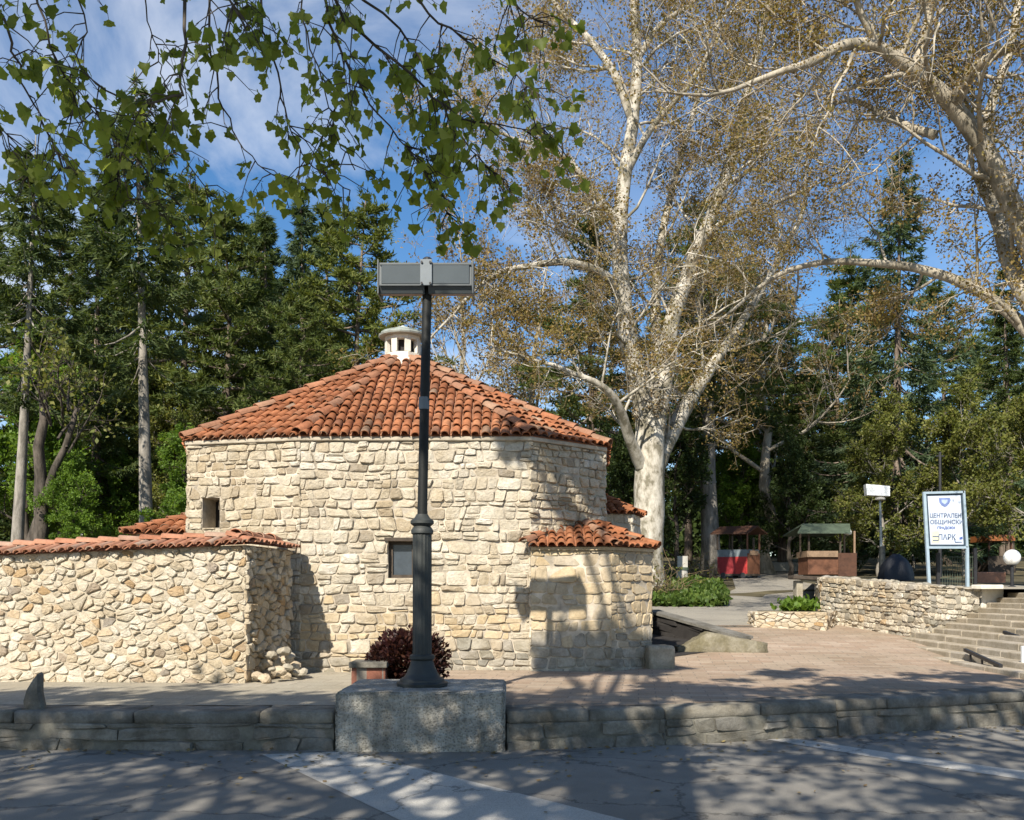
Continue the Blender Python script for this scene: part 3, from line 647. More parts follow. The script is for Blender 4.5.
# ---------------------------------------------------------------- yard wall left of the bath house
yw = thing('yard_wall', 'rubble stone yard wall with faded tile coping, left of the bath house', 'wall', (-6,12,GZ))
WA, WB, WC = (-12.5,12.55), (gx(246,11.95),11.95), (gx(291,13.45)-.02,13.45)
ZT = 2.225
m = MB()
a, b = Vector((*WA,0)), Vector((*WB,0)); d = (b-a); L = d.length; u = d/L; U = (u + Vector((0,0,.038))).normalized(); nrm = Vector((u.y,-u.x,0))
base = a + Vector((0,0,.1-.038*L)); stone_panel(m, base, U, (0,0,1), nrm, L, ZT-.1, .135, .088, 201, 'rubble', gap=.012, bulge=.030, rnd=.22, ext=(0,.02), zone=lambda cx,cy,rg: 0)
wall_seg(m, WB, WC, .1, ZT, cw=.16, ch=.095, seed=202, style='rubble', bulge=.05, ext=(.02,0))
m.cm = 1
Wi = [(-12.5,13.05), (WB[0]-.45,12.45), (WC[0]-.45,13.7)]
for p, q in ((Wi[0],Wi[1]),(Wi[1],Wi[2])): m.add([(p[0],p[1],0),(q[0],q[1],0),(q[0],q[1],ZT-.1),(p[0],p[1],ZT-.1)], [(0,1,2,3)])
m.build('masonry', [RUBBLE, MORTAR2], yw)
# fallen stones at the foot of the wall end
m = MB(); zl = lambda x: ZT + .038*(x-WB[0])
f0 = Vector((-12.5,12.55-.10,zl(-12.5)+.01)); f1 = Vector((WB[0]+.1,WB[1]-.10,zl(WB[0])+.01)); r0 = Vector((-12.5,12.80,zl(-12.5)+.12)); r1 = Vector((WB[0]-.2,WB[1]+.26,ZT+.12))
e1 = Vector((WC[0]+.12,WC[1],ZT+.02)); rr1 = Vector((WC[0]-.2,WC[1]+.1,ZT+.13)); b0 = Vector((-12.5,13.15,zl(-12.5)+.01)); b1 = Vector((WB[0]-.55,WB[1]+.6,ZT+.01)); b2 = Vector((WC[0]-.55,WC[1]+.2,ZT+.01))
tile_face(m, [f0, f1, r1, r0], .125, .5, 210, True, 0, 0)
tile_face(m, [f1, e1, rr1, r1], .125, .5, 211, True, 0, 0)
tile_face(m, [b1, b0, r0, r1], .2, .5, 212, True, 0, 0)
ridge(m, r0, r1, (0,0,1), .08, .3, 214, 0, 0); ridge(m, r1, rr1, (0,0,1), .1, .36, 215, 0, 0); ridge(m, f1, r1, (0,0,1), .08, .3, 216, 0, 0)
m.build('tile_coping', [COPTILE], yw, smooth=True, sharp=50)
def boulder(mb, c, s, rg, seed=0):
    bm = bmesh.new(); bmesh.ops.create_icosphere(bm, subdivisions=2, radius=1); 
    ns = [(Vector((rg.uniform(-1,1),rg.uniform(-1,1),rg.uniform(-1,1))).normalized(), rg.uniform(.62,.92)) for _ in range(9)]
    for v in bm.verts:
        p = v.co.copy()
        for n_, d_ in ns:
            if p.dot(n_) > d_: p -= n_*(p.dot(n_)-d_)
        v.co = p
    mb.add([Vector((v.co.x*s[0], v.co.y*s[1], v.co.z*s[2])) + Vector(c) for v in bm.verts], [tuple(v.index for v in f.verts) for f in bm.faces]); bm.free()
rg = random.Random(77)
for k in range(30):
    q = rg.random(); z_ = .42*(1-q)*rg.random(); a_ = rg.uniform(0,6.3); rr_ = .12+.36*q; x = -3.2+rr_*math.cos(a_)*.62; y = 12.35+rr_*math.sin(a_)*1.35; s_ = rg.uniform(.045,.10)
    mm = MB(); boulder(mm, (x,y,GZ+s_*.5+z_), (s_*1.25,s_,s_*.85), rg)
    tag(mm.build('loose_stone', RUBBLE if k % 2 else GREYRUB), 'rough loose stone in the heap at the foot of the yard wall end', 'stone', 'loose stones heaped at the wall end')

# ---------------------------------------------------------------- leaf builders
def unit(a): return a/np.maximum(np.linalg.norm(a, axis=1, keepdims=True), 1e-9)
def diamonds(rs, P, D, l, w):                # leaf-sized diamonds: position, direction
    n = len(P); D = unit(D); rnd = rs.normal(size=(n,3)); s = unit(np.cross(D, rnd)); L = (l*rs.uniform(.65,1.35,(n,1))); Wd = (w*rs.uniform(.65,1.35,(n,1)))
    nn = np.cross(D, s); out = np.empty((n,4,3)); out[:,0] = P; out[:,1] = P+D*L*.5+s*Wd*.5+nn*Wd*.15; out[:,2] = P+D*L; out[:,3] = P+D*L*.5-s*Wd*.5+nn*Wd*.15
    return out.reshape(-1,3)
def spikes(rs, P, D, l, w):                  # thin triangles: needles in sprays
    n = len(P); D = unit(D); s = unit(np.cross(D, rs.normal(size=(n,3)))); L = l*rs.uniform(.6,1.4,(n,1)); out = np.empty((n,3,3))
    out[:,0] = P+s*w*.5; out[:,1] = P-s*w*.5; out[:,2] = P+D*L; return out.reshape(-1,3)
def curve(a, b, n, bend, rg):
    """points from a to b bending by the vector 'bend' in the middle, with jitter"""
    a, b = Vector(a), Vector(b); L = (b-a).length; o = []
    for i in range(n+1):
        t = i/n; o.append(a.lerp(b, t) + Vector(bend)*4*t*(1-t) + (Vector((rg.uniform(-1,1),rg.uniform(-1,1),rg.uniform(-1,1)))*L*.02 if 0 < i < n else Vector()))
    return o
def spruce_mesh(seed, H, RR, clear, droop=.35, dens=1.0, wd=.06, top_pow=.85, sparse=0, bark=CONB, leaf=L_SPRUCE, r0=None):
    rg = random.Random(seed); rs = np.random.RandomState(seed); tr = MB(); r0 = r0 or H*.0145
    lean = Vector((rg.uniform(-.02,.02)*H, rg.uniform(-.02,.02)*H, 0)); ax = lambda z: Vector((lean.x*(z/H)**2, lean.y*(z/H)**2, z))
    tr.tube([ax(H*k/10 - (.3 if k == 0 else 0)) for k in range(11)], [max(.02, r0*(1-k/10*.97)*(1.25 if k == 0 else 1)) for k in range(11)], 9)
    P, D = [], []; z = clear
    while z < H-.25:
        t = (z-clear)/(H-clear); n = rg.randint(4,6); Lm = RR*(1-t)**top_pow*(1 if t > .12 else .65+.35*t/.12) + .15; ph = rg.uniform(0,6.3)
        for k in range(n):
            if rg.random() < sparse: continue
            L = Lm*rg.uniform(.5,1.2); a = ph + 2*math.pi*k/n + rg.uniform(-.35,.35); up = .35*(t-.45)
            h = Vector((math.cos(a), math.sin(a), 0)); s_ = Vector((-h.y,h.x,0)); p0 = ax(z); m_ = max(3, int(L/.55)); pts = []
            for i in range(m_+1):
                q = i/m_; pts.append(p0 + h*L*q + Vector((0,0,L*(up*q - droop*1.5*q*(1-q)*1.2 - droop*.45*q*q + (.25*droop*q**4)))))
            tr.tube(pts, [max(.008, .012*L+.012)*(1-.85*i/m_) for i in range(m_+1)], 3, cap=False)
            ns_ = int((8+L*34)*dens)
            for _ in range(ns_):
                q = rg.uniform(.12,1)**.8; i = min(int(q*m_), m_-1); f = q*m_-i; p = pts[i].lerp(pts[i+1], f); wdt = (L*.30)*(1-q)**.6*min(1,q*3)+.05
                sd_ = rg.uniform(-1,1); off_ = s_*sd_*wdt + h*rg.uniform(-.05,.25)*wdt; hang = -abs(sd_)*wdt*.45 - rg.uniform(0,.10)
                pp = p + off_ + Vector((0,0,hang)); dd = h*.75 + s_*sd_*.8 + Vector((0,0,rg.uniform(-.75,.1)))
                P.append(pp); D.append(dd)
        z += max(.26, .62*(1-.5*t))*rg.uniform(.6,1.4)
    P = np.array(P); D = np.array(D)
    P2 = np.repeat(P, 3, 0) + rs.normal(size=(len(P)*3,3))*.045; D2 = np.repeat(unit(D), 3, 0) + rs.normal(size=(len(P)*3,3))*.45
    return tr.mesh('trunk', bark, True), np_mesh('crown', spikes(rs, P2, D2, .34, wd*1.5), 3, leaf)
def pine_mesh(seed, H, RR, clear, leaf=L_PINE, bark=CONB, nb=46, dens=1.0, r0=None, tuft=.26, flat_=.5):
    rg = random.Random(seed); rs = np.random.RandomState(seed); tr = MB(); r0 = r0 or H*.015
    lean = Vector((rg.uniform(-.03,.03)*H, rg.uniform(-.03,.03)*H, 0)); ax = lambda z: Vector((lean.x*(z/H)**2 + .08*math.sin(z*.7+seed), lean.y*(z/H)**2, z))
    tr.tube([ax(H*k/12-(.3 if k == 0 else 0)) for k in range(13)], [max(.025, r0*(1-k/12*.93)*(1.2 if k == 0 else 1)) for k in range(13)], 9)
    C = []
    for b in range(nb):
        t = (b+rg.random())/nb; z = clear + (H-clear)*t*.97; L = RR*(.35+.65*math.sin(math.pi*min(1,.22+t*.78))**.8)*(1-.55*t**2.5)*rg.uniform(.6,1.2)
        a = b*2.4 + rg.uniform(-.4,.4); h = Vector((math.cos(a),math.sin(a),0)); p0 = ax(z); rise = L*rg.uniform(-.05,.3)*(1 if t > .4 else .2)
        pts = curve(p0, p0+h*L+Vector((0,0,rise)), 5, (0,0,-.06*L), rg); tr.tube(pts, [max(.012,.018*L+.015)*(1-.8*i/5) for i in range(6)], 4, cap=False)
        for q in np.linspace(.35, 1, max(3, int(L*2.2))):
            i = min(int(q*5), 4); p = pts[i].lerp(pts[i+1], q*5-i)
            for s_ in range(2):
                e = p + Vector((rg.uniform(-1,1),rg.uniform(-1,1),rg.uniform(-.25,.6)))*L*.20*(1.2-q*.4); tr.tube([p, e], [.012,.006], 3, cap=False); C.append((e, rg.uniform(.28,.50)))
    C.append((ax(H), .4)); P, D = [], []
    for c, r in C:
        n = int(27*dens); d = rs.normal(size=(n,3)); d[:,2] = d[:,2]*flat_+.25; d = unit(d); P.append(np.array(c) + d*r*rs.uniform(.05,.75,(n,1))*np.array([1.25,1.25,.8])); D.append(d + np.array([0,0,.25]) + rs.normal(size=(n,3))*.3)
    P = np.vstack(P); D = np.vstack(D)
    P2 = np.repeat(P,2,0); D2 = np.repeat(D,2,0) + rs.normal(size=(len(P)*2,3))*.5
    return tr.mesh('trunk', bark, True), np_mesh('crown', spikes(rs, P2, D2, tuft, .085), 3, leaf)
def grow(tr, LP, p, d, L, r, lvl, rg, kids=(7,6,5), trop=.12, wig=.35, lf=5, thin=.012, lmax=3):
    n = 5 if lvl < 2 else 3; pts = [Vector(p)]; d = Vector(d).normalized(); dirs = [d.copy()]
    for i in range(n):
        d = (d + Vector((rg.uniform(-1,1),rg.uniform(-1,1),rg.uniform(-1,1)))*wig*.5 + Vector((0,0,trop))).normalized(); pts.append(pts[-1] + d*L/n); dirs.append(d.copy())
    tr.cm = 1 if (lvl >= 3 and thin < .01) else 0
    tr.tube(pts, [max(thin*.6, r*(1-.75*i/n)) for i in range(n+1)], (7,5,3,3)[min(lvl,3)], cap=False); tr.cm = 0
    if lvl >= lmax:
        for _ in range(lf):
            q = rg.uniform(.25,1)*n; i = min(int(q), n-1); LP.append((pts[i].lerp(pts[i+1], q-i), dirs[i+1] + Vector((rg.uniform(-1,1),rg.uniform(-1,1),rg.uniform(-1,.6)))))
        return
    for k in range(kids[lvl]):
        q = (.25 + .75*(k+rg.random())/kids[lvl])*n; i = min(int(q), n-1); pp = pts[i].lerp(pts[i+1], q-i)
        ax = dirs[i+1].cross(Vector((rg.uniform(-1,1),rg.uniform(-1,1),rg.uniform(-1,1)))).normalized()
        nd = (dirs[i+1]*rg.uniform(.35,.8) + ax*rg.uniform(.6,1)).normalized(); grow(tr, LP, pp, nd, L*rg.uniform(.38,.6), max(thin, r*.42), lvl+1, rg, kids, trop, wig, lf, thin, lmax)
def clumps(P, rs, k=1.5):
    ph = rs.uniform(0,6.3,9); f = k*np.array([[1,.3,.2],[-.4,1.1,.3],[.3,-.2,1.2],[1.9,.8,-.6],[-.7,1.7,1.1],[.9,-1.2,1.8]])
    return sum(np.sin(P@f[i]+ph[i])*(1 if i < 3 else .7) for i in range(6))
def leaf_mesh(LP, seed, l, w, mat, jit=.06, rep=1, clump=None):
    rs = np.random.RandomState(seed)
    if clump:
        A = np.array([tuple(a) for a, b in LP]); c = clumps(A, rs, clump); keep = (c + rs.normal(size=len(c))*.7) > -.38
        LP = [LP[i] for i in np.nonzero(keep)[0]]
    P = np.repeat(np.array([tuple(a) for a, b in LP]), rep, 0); D = np.repeat(np.array([tuple(b) for a, b in LP]), rep, 0)
    P = P + rs.normal(size=P.shape)*jit; D = unit(D) + rs.normal(size=P.shape)*.5; return np_mesh('crown', diamonds(rs, P, D, l, w), 4, mat)
def broad_mesh(seed, H, spread, clear, leaf, bark, nl=9, l=.2, w=.13, lf=7, rep=2, r0=None, kids=(6,5,5), jit=.12, trop=.10, lean=(0,0)):
    rg = random.Random(seed); tr = MB(); LP = []; r0 = r0 or H*.018; top = Vector((lean[0],lean[1],H*.72))
    tp = curve((0,0,-.3), top, 9, (rg.uniform(-.3,.3),rg.uniform(-.3,.3),0), rg); tr.tube(tp, [r0*(1.2 if i == 0 else 1)*(1-.75*i/9) for i in range(10)], 9)
    for k in range(nl):
        t = (k+.5)/nl; z = clear+(H*.70-clear)*t; q = (z+.3)/(H*.72+.3)*9; i = max(0,min(int(q),8)); p = tp[i].lerp(tp[i+1], q-i); a = k*2.4+rg.uniform(-.5,.5)
        d = Vector((math.cos(a), math.sin(a), .35+.9*t)); grow(tr, LP, p, d, spread*rg.uniform(.75,1.1)*(1-.35*t), r0*.4*(1-.5*t), 0, rg, kids, trop, .35, lf)
    grow(tr, LP, tp[-1], Vector((0,0,1)), H*.24, r0*.25, 0, rg, kids, .2, .35, lf)
    return tr.mesh('trunk', bark, True), leaf_mesh(LP, seed, l, w, leaf, jit, rep)
def plant(name, meshes, label, cat, px, Y, rz=0, sc=1, group=None, x=None, lean=(0,0)):
    xx = gx(px, Y) if x is None else x; o = bpy.data.objects.new(name, None); COL.objects.link(o); o.empty_display_size = .3
    o.location = (xx, Y, T(xx,Y)); o.rotation_euler = (lean[0], lean[1], rz); o.scale = (sc,sc,sc); tag(o, label, cat, group)
    for nm, me in zip(('trunk','crown'), meshes): link(nm, me, o, False)
    return o
def Ht(top, Y): return CH + (HZ-top)*Y/F - T(0,Y)
#TREES

# ---------------------------------------------------------------- trees behind
SPR = [spruce_mesh(1, 20, 3.3, 9.0, .55, sparse=.3, dens=.8, bark=GREYB), spruce_mesh(2, 20, 3.2, 3.0, .35, sparse=.25, dens=.75), spruce_mesh(3, 20, 4.2, 2.2, .5, sparse=.25, dens=.7)]
PIN = [pine_mesh(14, 18, 4.4, 7.5, nb=40, r0=.50, bark=GREYB), pine_mesh(11, 18, 4.2, 3.0, nb=60), pine_mesh(12, 18, 3.8, 1.5, nb=74), pine_mesh(13, 18, 4.4, 4.5, nb=58)]
BRO = {'young': broad_mesh(21, 12, 3.6, 2.0, L_YOUNG, DARKB), 'olive': broad_mesh(22, 13, 4.2, 1.8, L_OLIVE, GREYB), 'dark': broad_mesh(23, 12, 3.8, 1.0, L_DARK, DARKB),
       'tan': broad_mesh(24, 17, 5.0, 3.0, L_PLANE2, PLANEG, l=.15, w=.10, lf=5, rep=1)}
L_SPR2 = m_leaf('blue_green_needles', [(0,(.055,.085,.045)),(.5,(.08,.12,.06)),(1,(.12,.16,.08))], .42, .6, big=.35)
L_PIN2 = m_leaf('yellow_green_needles', [(0,(.11,.14,.03)),(.5,(.15,.18,.04)),(1,(.22,.23,.06))], .42, .6, big=.4)
SPR += [spruce_mesh(4, 20, 5.6, 2.0, .55, sparse=.28, dens=.75, top_pow=1.0, leaf=L_SPR2), spruce_mesh(5, 20, 3.6, 4.0, .42, sparse=.3, dens=.75, leaf=L_SPR2)]
PIN += [pine_mesh(15, 18, 4.0, 3.5, nb=56, leaf=L_PIN2)]
def spr(i, label, px, Y, top, rz=0, **k): return plant('spruce_tree', SPR[i], label, 'spruce', px, Y, rz, Ht(top,Y)/20, **k)
def pin(i, label, px, Y, top, rz=0, **k): return plant('pine_tree', PIN[i+1], label, 'pine', px, Y, rz, Ht(top,Y)/18, **k)
def bro(kind, label, px, Y, top, rz=0, nm='broadleaf_tree', **k): return plant(nm, BRO[kind], label, 'tree', px, Y, rz, Ht(top,Y)/{'young':12,'olive':13,'dark':12,'tan':17}[kind]*.97, **k)
# left of the bath house
spr(0, 'tall spruce with drooping boughs and a bare leaning trunk at the far left', 14, 30, 128, .4, lean=(0,.055))
spr(0, 'tall spruce with a long bare grey trunk rising behind the yard wall', 147, 32, 62, 2.2, lean=(0,.05))
spr(1, 'dark spruce crowded between the two bare-trunked spruces', 96, 40, 175, 1.0)
pin(1, 'bushy dark pine just right of the long bare grey trunk', 228, 42, 200, .3)
spr(4, 'narrow pointed spruce, right one of the twin tops above the roof', 305, 50, 188, 2.0)
spr(2, 'pointed spruce, left one of the twin tops above the roof', 268, 52, 208, .7)
pin(3, 'broad pine rising over the left half of the tiled roof', 352, 46, 192, 1.5)
pin(2, 'lower pine close behind the left eave of the roof', 300, 36, 300, 2.5)
bro('young', 'bright spring-green tree behind the dark trunks at the far left', 30, 36, 335, .4)
bro('young', 'small light green tree far behind the yard wall', 205, 60, 440, 1.9)
bro('young', 'bright leafy tree in the middle behind the yard wall', 100, 41, 410, 1.2)
bro('olive', 'olive bushy tree against the left wall of the bath house', 190, 34, 420, 2.9)
bro('olive', 'olive green tree deep in the wood behind the yard wall', 130, 55, 300, .8)
bro('tan', 'pale tan budding plane tree beyond the roof, right of the lantern', 462, 50, 205, .3, 'plane_tree')
bro('tan', 'second budding plane tree filling the gap left of the big white plane', 540, 58, 215, 2.0, 'plane_tree')
pin(1, 'green pine between the leaning trunk and the bare grey trunk', 62, 46, 190, .8)
pin(3, 'green pine just left of the roof, behind the bare grey trunk', 182, 44, 168, 2.2)
spr(4, 'spruce in the back row seen between the two bare-trunked spruces', 118, 50, 165, 1.6)
bro('olive', 'sunlit olive tree low behind the tiled wing', 165, 42, 380, 2.6)
pin(2, 'pine in the back row just left of the twin pointed spruces', 250, 54, 215, 4.1)
pin(1, 'pine in the back row right of the twin pointed spruces', 325, 56, 205, 5.2)
pin(0, 'pine at the very left edge behind the leaning bare trunk', -20, 44, 180, 3.3)
bro('young', 'yellow-green sapling low beside the bare grey trunk', 118, 40, 455, .6)
bro('young', 'yellow-green young tree just behind the yard wall, left of the bare grey trunk', 74, 28, 458, 2.0)
bro('young', 'low yellow-green tree between the bare grey trunk and the tiled wing', 186, 30, 432, 4.0)
# bare dark twin trunk
tm = MB(); rg = random.Random(8); LP = []
b0 = Vector((0,0,-.3)); tm.tube(curve(b0, (.35,0,6.5), 8, (.1,0,0), rg), [.28-.02*i for i in range(9)], 9); tm.tube(curve((.02,0,1.2), (1.3,.2,6.0), 8, (-.15,0,0), rg), [.2-.016*i for i in range(9)], 8)
for k in range(8): grow(tm, LP, (rg.uniform(.2,1.2), 0, rg.uniform(4,6.5)), (rg.uniform(-1,1), rg.uniform(-1,1), .7), 1.9, .05, 1, rg, (7,5,4), .1, .4, 4)
plant('broadleaf_tree', (tm.mesh('trunk', DARKB, True), leaf_mesh(LP, 8, .17, .11, L_OLIVE, .15, 1)), 'dark tree with a twin trunk leaning right, behind the yard wall', 'tree', 32, 28)
# right of the bath house
pin(0, 'dark pine standing behind the big white plane tree', 590, 40, 215, 2.7)
pin(-1, 'pine with a thick straight dark trunk behind the red kiosk', 710, 43, 205, .5)
bro('dark', 'dark bush-like tree at the right wall of the bath house', 622, 33, 430, .2)
pin(1, 'dense dark pine left of the green-roofed stall', 782, 48, 285, 1.1)
pin(1, 'dense dark pine above the green-roofed stall', 838, 52, 300, 2.9)
spr(3, 'tall spruce with wide tiered boughs above the right stone wall', 896, 44, 148, .9)
spr(1, 'dark spruce at the right edge of the wood behind the billboard', 1010, 46, 265, 2.4)
bro('olive', 'olive green tree behind the white-headed lamp', 880, 40, 400, 1.3)
bro('olive', 'olive green tree behind the billboard', 965, 38, 385, 2.2)
bro('olive', 'olive green tree at the far right above the globe lamp', 1050, 34, 360, .3)
bro('young', 'light green young tree between the thick dark trunk and the stalls', 742, 46, 430, .9)
bro('dark', 'dark tree in the shade between the white plane and the red kiosk', 680, 42, 400, 2.0)
bro('dark', 'dark tree in the gap between the two stalls', 790, 42, 430, .7)
bro('tan', 'budding plane tree with tan twigs above the two stalls', 770, 44, 190, 1.4, 'plane_tree')
pin(1, 'tall pine in the back row left of the tiered spruce', 852, 58, 250, 1.9)
pin(3, 'yellow-green pine in the back row right of the tiered spruce', 948, 56, 285, 3.9)
pin(2, 'dark pine in the back row at the right edge', 1003, 58, 300, 4.4)
pin(0, 'tall pine in the back row above the red kiosk', 745, 58, 262, 5.5)
pin(2, 'dark pine in the back row just right of the white plane trunk', 688, 52, 280, .9)
bro('olive', 'olive green tree low behind the white-headed lamp, left of the billboard', 912, 47, 430, 3.6)
# far wood: one mass
rs = np.random.RandomState(9); n = 90000
th = rs.uniform(-1,1,n); X = th*75; Yb = 68 + rs.uniform(0,16,n); hmax = 9 + 3.5*np.sin(X*.31) + 2.5*np.sin(X*.83+1) + 1.5*np.sin(X*1.9)
Z = np.array([T(0,y) for y in Yb]) + rs.uniform(0,1,n)**.8*hmax; 
n2_ = 60000; X = np.concatenate([X, rs.uniform(-75,75,n2_)]); Yb = np.concatenate([Yb, rs.uniform(70,84,n2_)]); Z = np.concatenate([Z, [T(0,y) for y in Yb[n:]]+rs.uniform(-.3,4.5,n2_)]); n += n2_
fw = np_mesh('far_wood', diamonds(rs, np.stack([X,Yb,Z],1), rs.normal(size=(n,3)), .48, .36), 4, L_DARK); o = link('far_wood', fw); tag(o, 'dark leafy wood massed far behind the park', 'wood', kind='stuff')

# ---------------------------------------------------------------- the big plane trees
def limb_tree(name, label, base, limbs, sub, seed, leafmat, bark, l=.13, w=.095, lf=5, rep=1, thin=.010):
    rg = random.Random(seed); t = thing(name, label, 'plane tree', base); tr = MB(); LP = []
    for pts, r0, r1, n1, len1 in limbs:
        P = [Vector(p) for p in pts]; Q = []                # smooth the polyline
        for i in range(len(P)-1):
            a, b = P[i], P[i+1]; pa = P[i-1] if i else a-(b-a); nb = P[i+2] if i+2 < len(P) else b+(b-a)
            for k in range(5):
                s_ = k/5; Q.append(.5*((2*a)+(b-pa)*s_+(2*pa-5*a+4*b-nb)*s_*s_+(3*a-pa-3*b+nb)*s_**3))
        Q.append(P[-1]); n = len(Q); sd_ = 14 if r0 > .2 else 9
        tr.tube(Q, [r0+(r1-r0)*(i/(n-1))**.8 for i in range(n)], sd_, wob=.12)
        for k in range(n1):
            q = (.12+.88*(k+rg.random())/n1)*(n-1); i = min(int(q), n-2); p = Q[i].lerp(Q[i+1], q-i); d = (Q[i+1]-Q[i]).normalized(); rr = r0+(r1-r0)*(q/(n-1))
            ax = d.cross(Vector((rg.uniform(-1,1),rg.uniform(-1,1),rg.uniform(-1,1)))).normalized()
            grow(tr, LP, p, d*rg.uniform(.2,.8)+ax+Vector((0,0,.15)), len1*rg.uniform(.6,1.25), min(.055, max(.022, rr*.35)), 0, rg, sub, .02, .6, lf, thin)
        grow(tr, LP, Q[-1], Q[-1]-Q[-2], len1, r1, 0, rg, sub, .05, .4, lf, thin)
    tm_ = tr.mesh('trunk', [bark, TWIG], True); link('trunk', tm_, t); cm_ = leaf_mesh(LP, seed, l, w, leafmat, .10, 2, 1.3); link('crown', cm_, t)
    return t
CY = 30
def pp(*a, Y=CY): return [at(x, y, Y+dy) for x, y, dy in a]
bz_ = T(0,CY)
cb = at(648, 600, CY); cb.z = bz_-.2
limbs = [
 ([cb] + pp((648,555,0),(649,490,0),(650,432,0)), 0.58, 0.47, 0, 1),
 (pp((650,450,0),(642,400,0),(630,345,-.2),(622,290,-.4),(620,235,-.5),(624,180,-.5),(633,120,-.4),(637,60,-.2),(634,0,0),(628,-60,0)), 0.401, 0.120, 18, 3.66),
 (pp((652,450,0),(662,390,.2),(670,330,.4),(684,285,.6),(702,238,.8),(722,188,1),(738,130,1.2),(750,80,1.4),(765,20,1.6),(775,-40,2)), 0.354, 0.096, 18, 3.66),
 (pp((654,470,.1),(668,440,.8),(690,400,1.6),(712,366,2.2),(740,325,2.8),(770,275,3.4),(800,220,4)), 0.354, 0.084, 13, 3.42),
 (pp((653,430,.2),(657,370,1.2),(656,300,2),(662,235,2.6),(680,160,3.2),(700,90,4)), 0.260, 0.084, 11, 3.42),
 (pp((643,470,-.1),(630,440,-.8),(618,405,-1.6),(600,385,-2.2),(570,372,-2.6)), 0.236, 0.072, 8, 2.68),
 (pp((621,290,-.4),(600,272,-.8),(565,262,-1.4),(530,266,-2),(500,272,-2.4),(475,290,-2.8),(450,318,-3)), 0.165, 0.042, 10, 2.44),
 (pp((621,225,-.5),(600,200,-.8),(572,165,-1.2),(545,148,-1.6),(512,138,-2)), 0.165, 0.048, 10, 2.93),
 (pp((633,120,-.4),(615,75,-.2),(590,40,.2),(565,15,.6),(540,-15,1)), 0.177, 0.060, 10, 3.17),
 (pp((625,175,-.5),(650,130,-.8),(680,95,-1.2),(705,60,-1.6),(720,20,-2)), 0.142, 0.048, 9, 2.93),
 (pp((700,240,.8),(735,215,.4),(770,205,0),(805,190,-.4)), 0.130, 0.042, 9, 2.68),
 (pp((637,60,-.2),(660,25,0),(690,5,.3),(715,-20,.6)), 0.118, 0.048, 7, 2.93),
]
limb_tree('plane_tree', 'big white-barked plane tree with budding ochre crown right of the bath house', (cb.x, CY, bz_), limbs, (6,5,4), 31, L_PLANE, PLANEB, l=.088, w=.062, lf=4, thin=.0065)
RY = 17
rb = Vector((gx(1085,RY), RY, Tt(0,RY)-.3))
def qq(*a): return pp(*a, Y=RY)
limbs = [
 ([rb] + qq((1078,450,0),(1066,360,0),(1048,290,0),(1024,232,0),(990,160,-.2),(952,105,-.4),(915,72,-.6),(880,48,-.8),(845,45,-1),(812,62,-1.2),(780,72,-1.4)), .30, .055, 18, 2.3),
 (qq((1048,330,0),(1015,275,.6),(1000,225,1),(985,170,1.4),(990,110,1.8),(1010,50,2.2),(1020,-10,2.6)), .20, .07, 10, 2.4),
 (qq((1075,390,0),(1040,345,.4),(1000,305,.8),(960,282,1),(915,268,1.2),(870,263,1.5),(825,262,1.8),(785,272,2),(755,290,2.2)), .155, .04, 10, 1.9),
 (qq((952,105,-.4),(975,70,-1),(1000,52,-1.4),(1035,40,-2)), .14, .06, 8, 2.2),
 (qq((915,72,-.6),(925,35,-.4),(930,0,0),(925,-40,.4)), .13, .05, 9, 2.4),
 (qq((880,48,-.8),(862,15,-1),(850,-20,-1.2)), .10, .04, 8, 2.2),
 (qq((935,135,-.4),(905,125,0),(880,112,.4),(850,100,.8),(822,110,1.2)), .09, .03, 8, 1.9),
]
limb_tree('plane_tree', 'huge plane tree leaning in from the right edge with an arching low limb', (rb.x, RY, Tt(0,RY)), limbs, (6,5,4), 32, L_PLANE, PLANEG, l=.062, w=.045, lf=4, thin=.004)

# ---------------------------------------------------------------- maple over the camera: trunk behind the viewer, boughs hanging into view
def lobed(mb, p, d, nrm, s, rg):
    d = Vector(d).normalized(); n_ = Vector(nrm); n_ = (n_-d*n_.dot(d)).normalized(); sd_ = d.cross(n_)
    sh = [(0,0),(.06,.28),(.04,.46),(.26,.46),(.44,.57),(.58,.42),(.62,.28),(.76,.24),(.96,0)]
    full = sh + [(a,-b) for a, b in sh[-2:0:-1]]
    cu, cv = rg.uniform(.1,.6), rg.uniform(.0,.5)
    pts = [Vector(p) + d*a*s + sd_*b*s + n_*(abs(b)*cu - cv*a*a)*s for a, b in full]
    c = Vector(p) + d*.38*s; k = len(pts); mb.add(pts + [c], [(i, (i+1) % k, k) for i in range(k)])
mt = thing('maple_tree', 'leafy spring-green tree overhead whose boughs hang down across the upper left', 'maple tree', (-4.6,-2.2,0))
rg = random.Random(51); tr = MB(); lm = MB()
tr.tube(curve((-4.6,-2.2,-.2), (-4.0,-1.6,7.2), 8, (.15,0,0), rg), [.36-.022*i for i in range(9)], 12)
tr.tube(curve((-4.5,-2.1,3.4), (-3.0,2.5,6.1), 8, (0,0,.5), rg), [.2-.017*i for i in range(9)], 9)
tr.tube(curve((-4.4,-2.0,3.8), (-.6,3.2,6.2), 8, (0,0,.6), rg), [.19-.016*i for i in range(9)], 9)
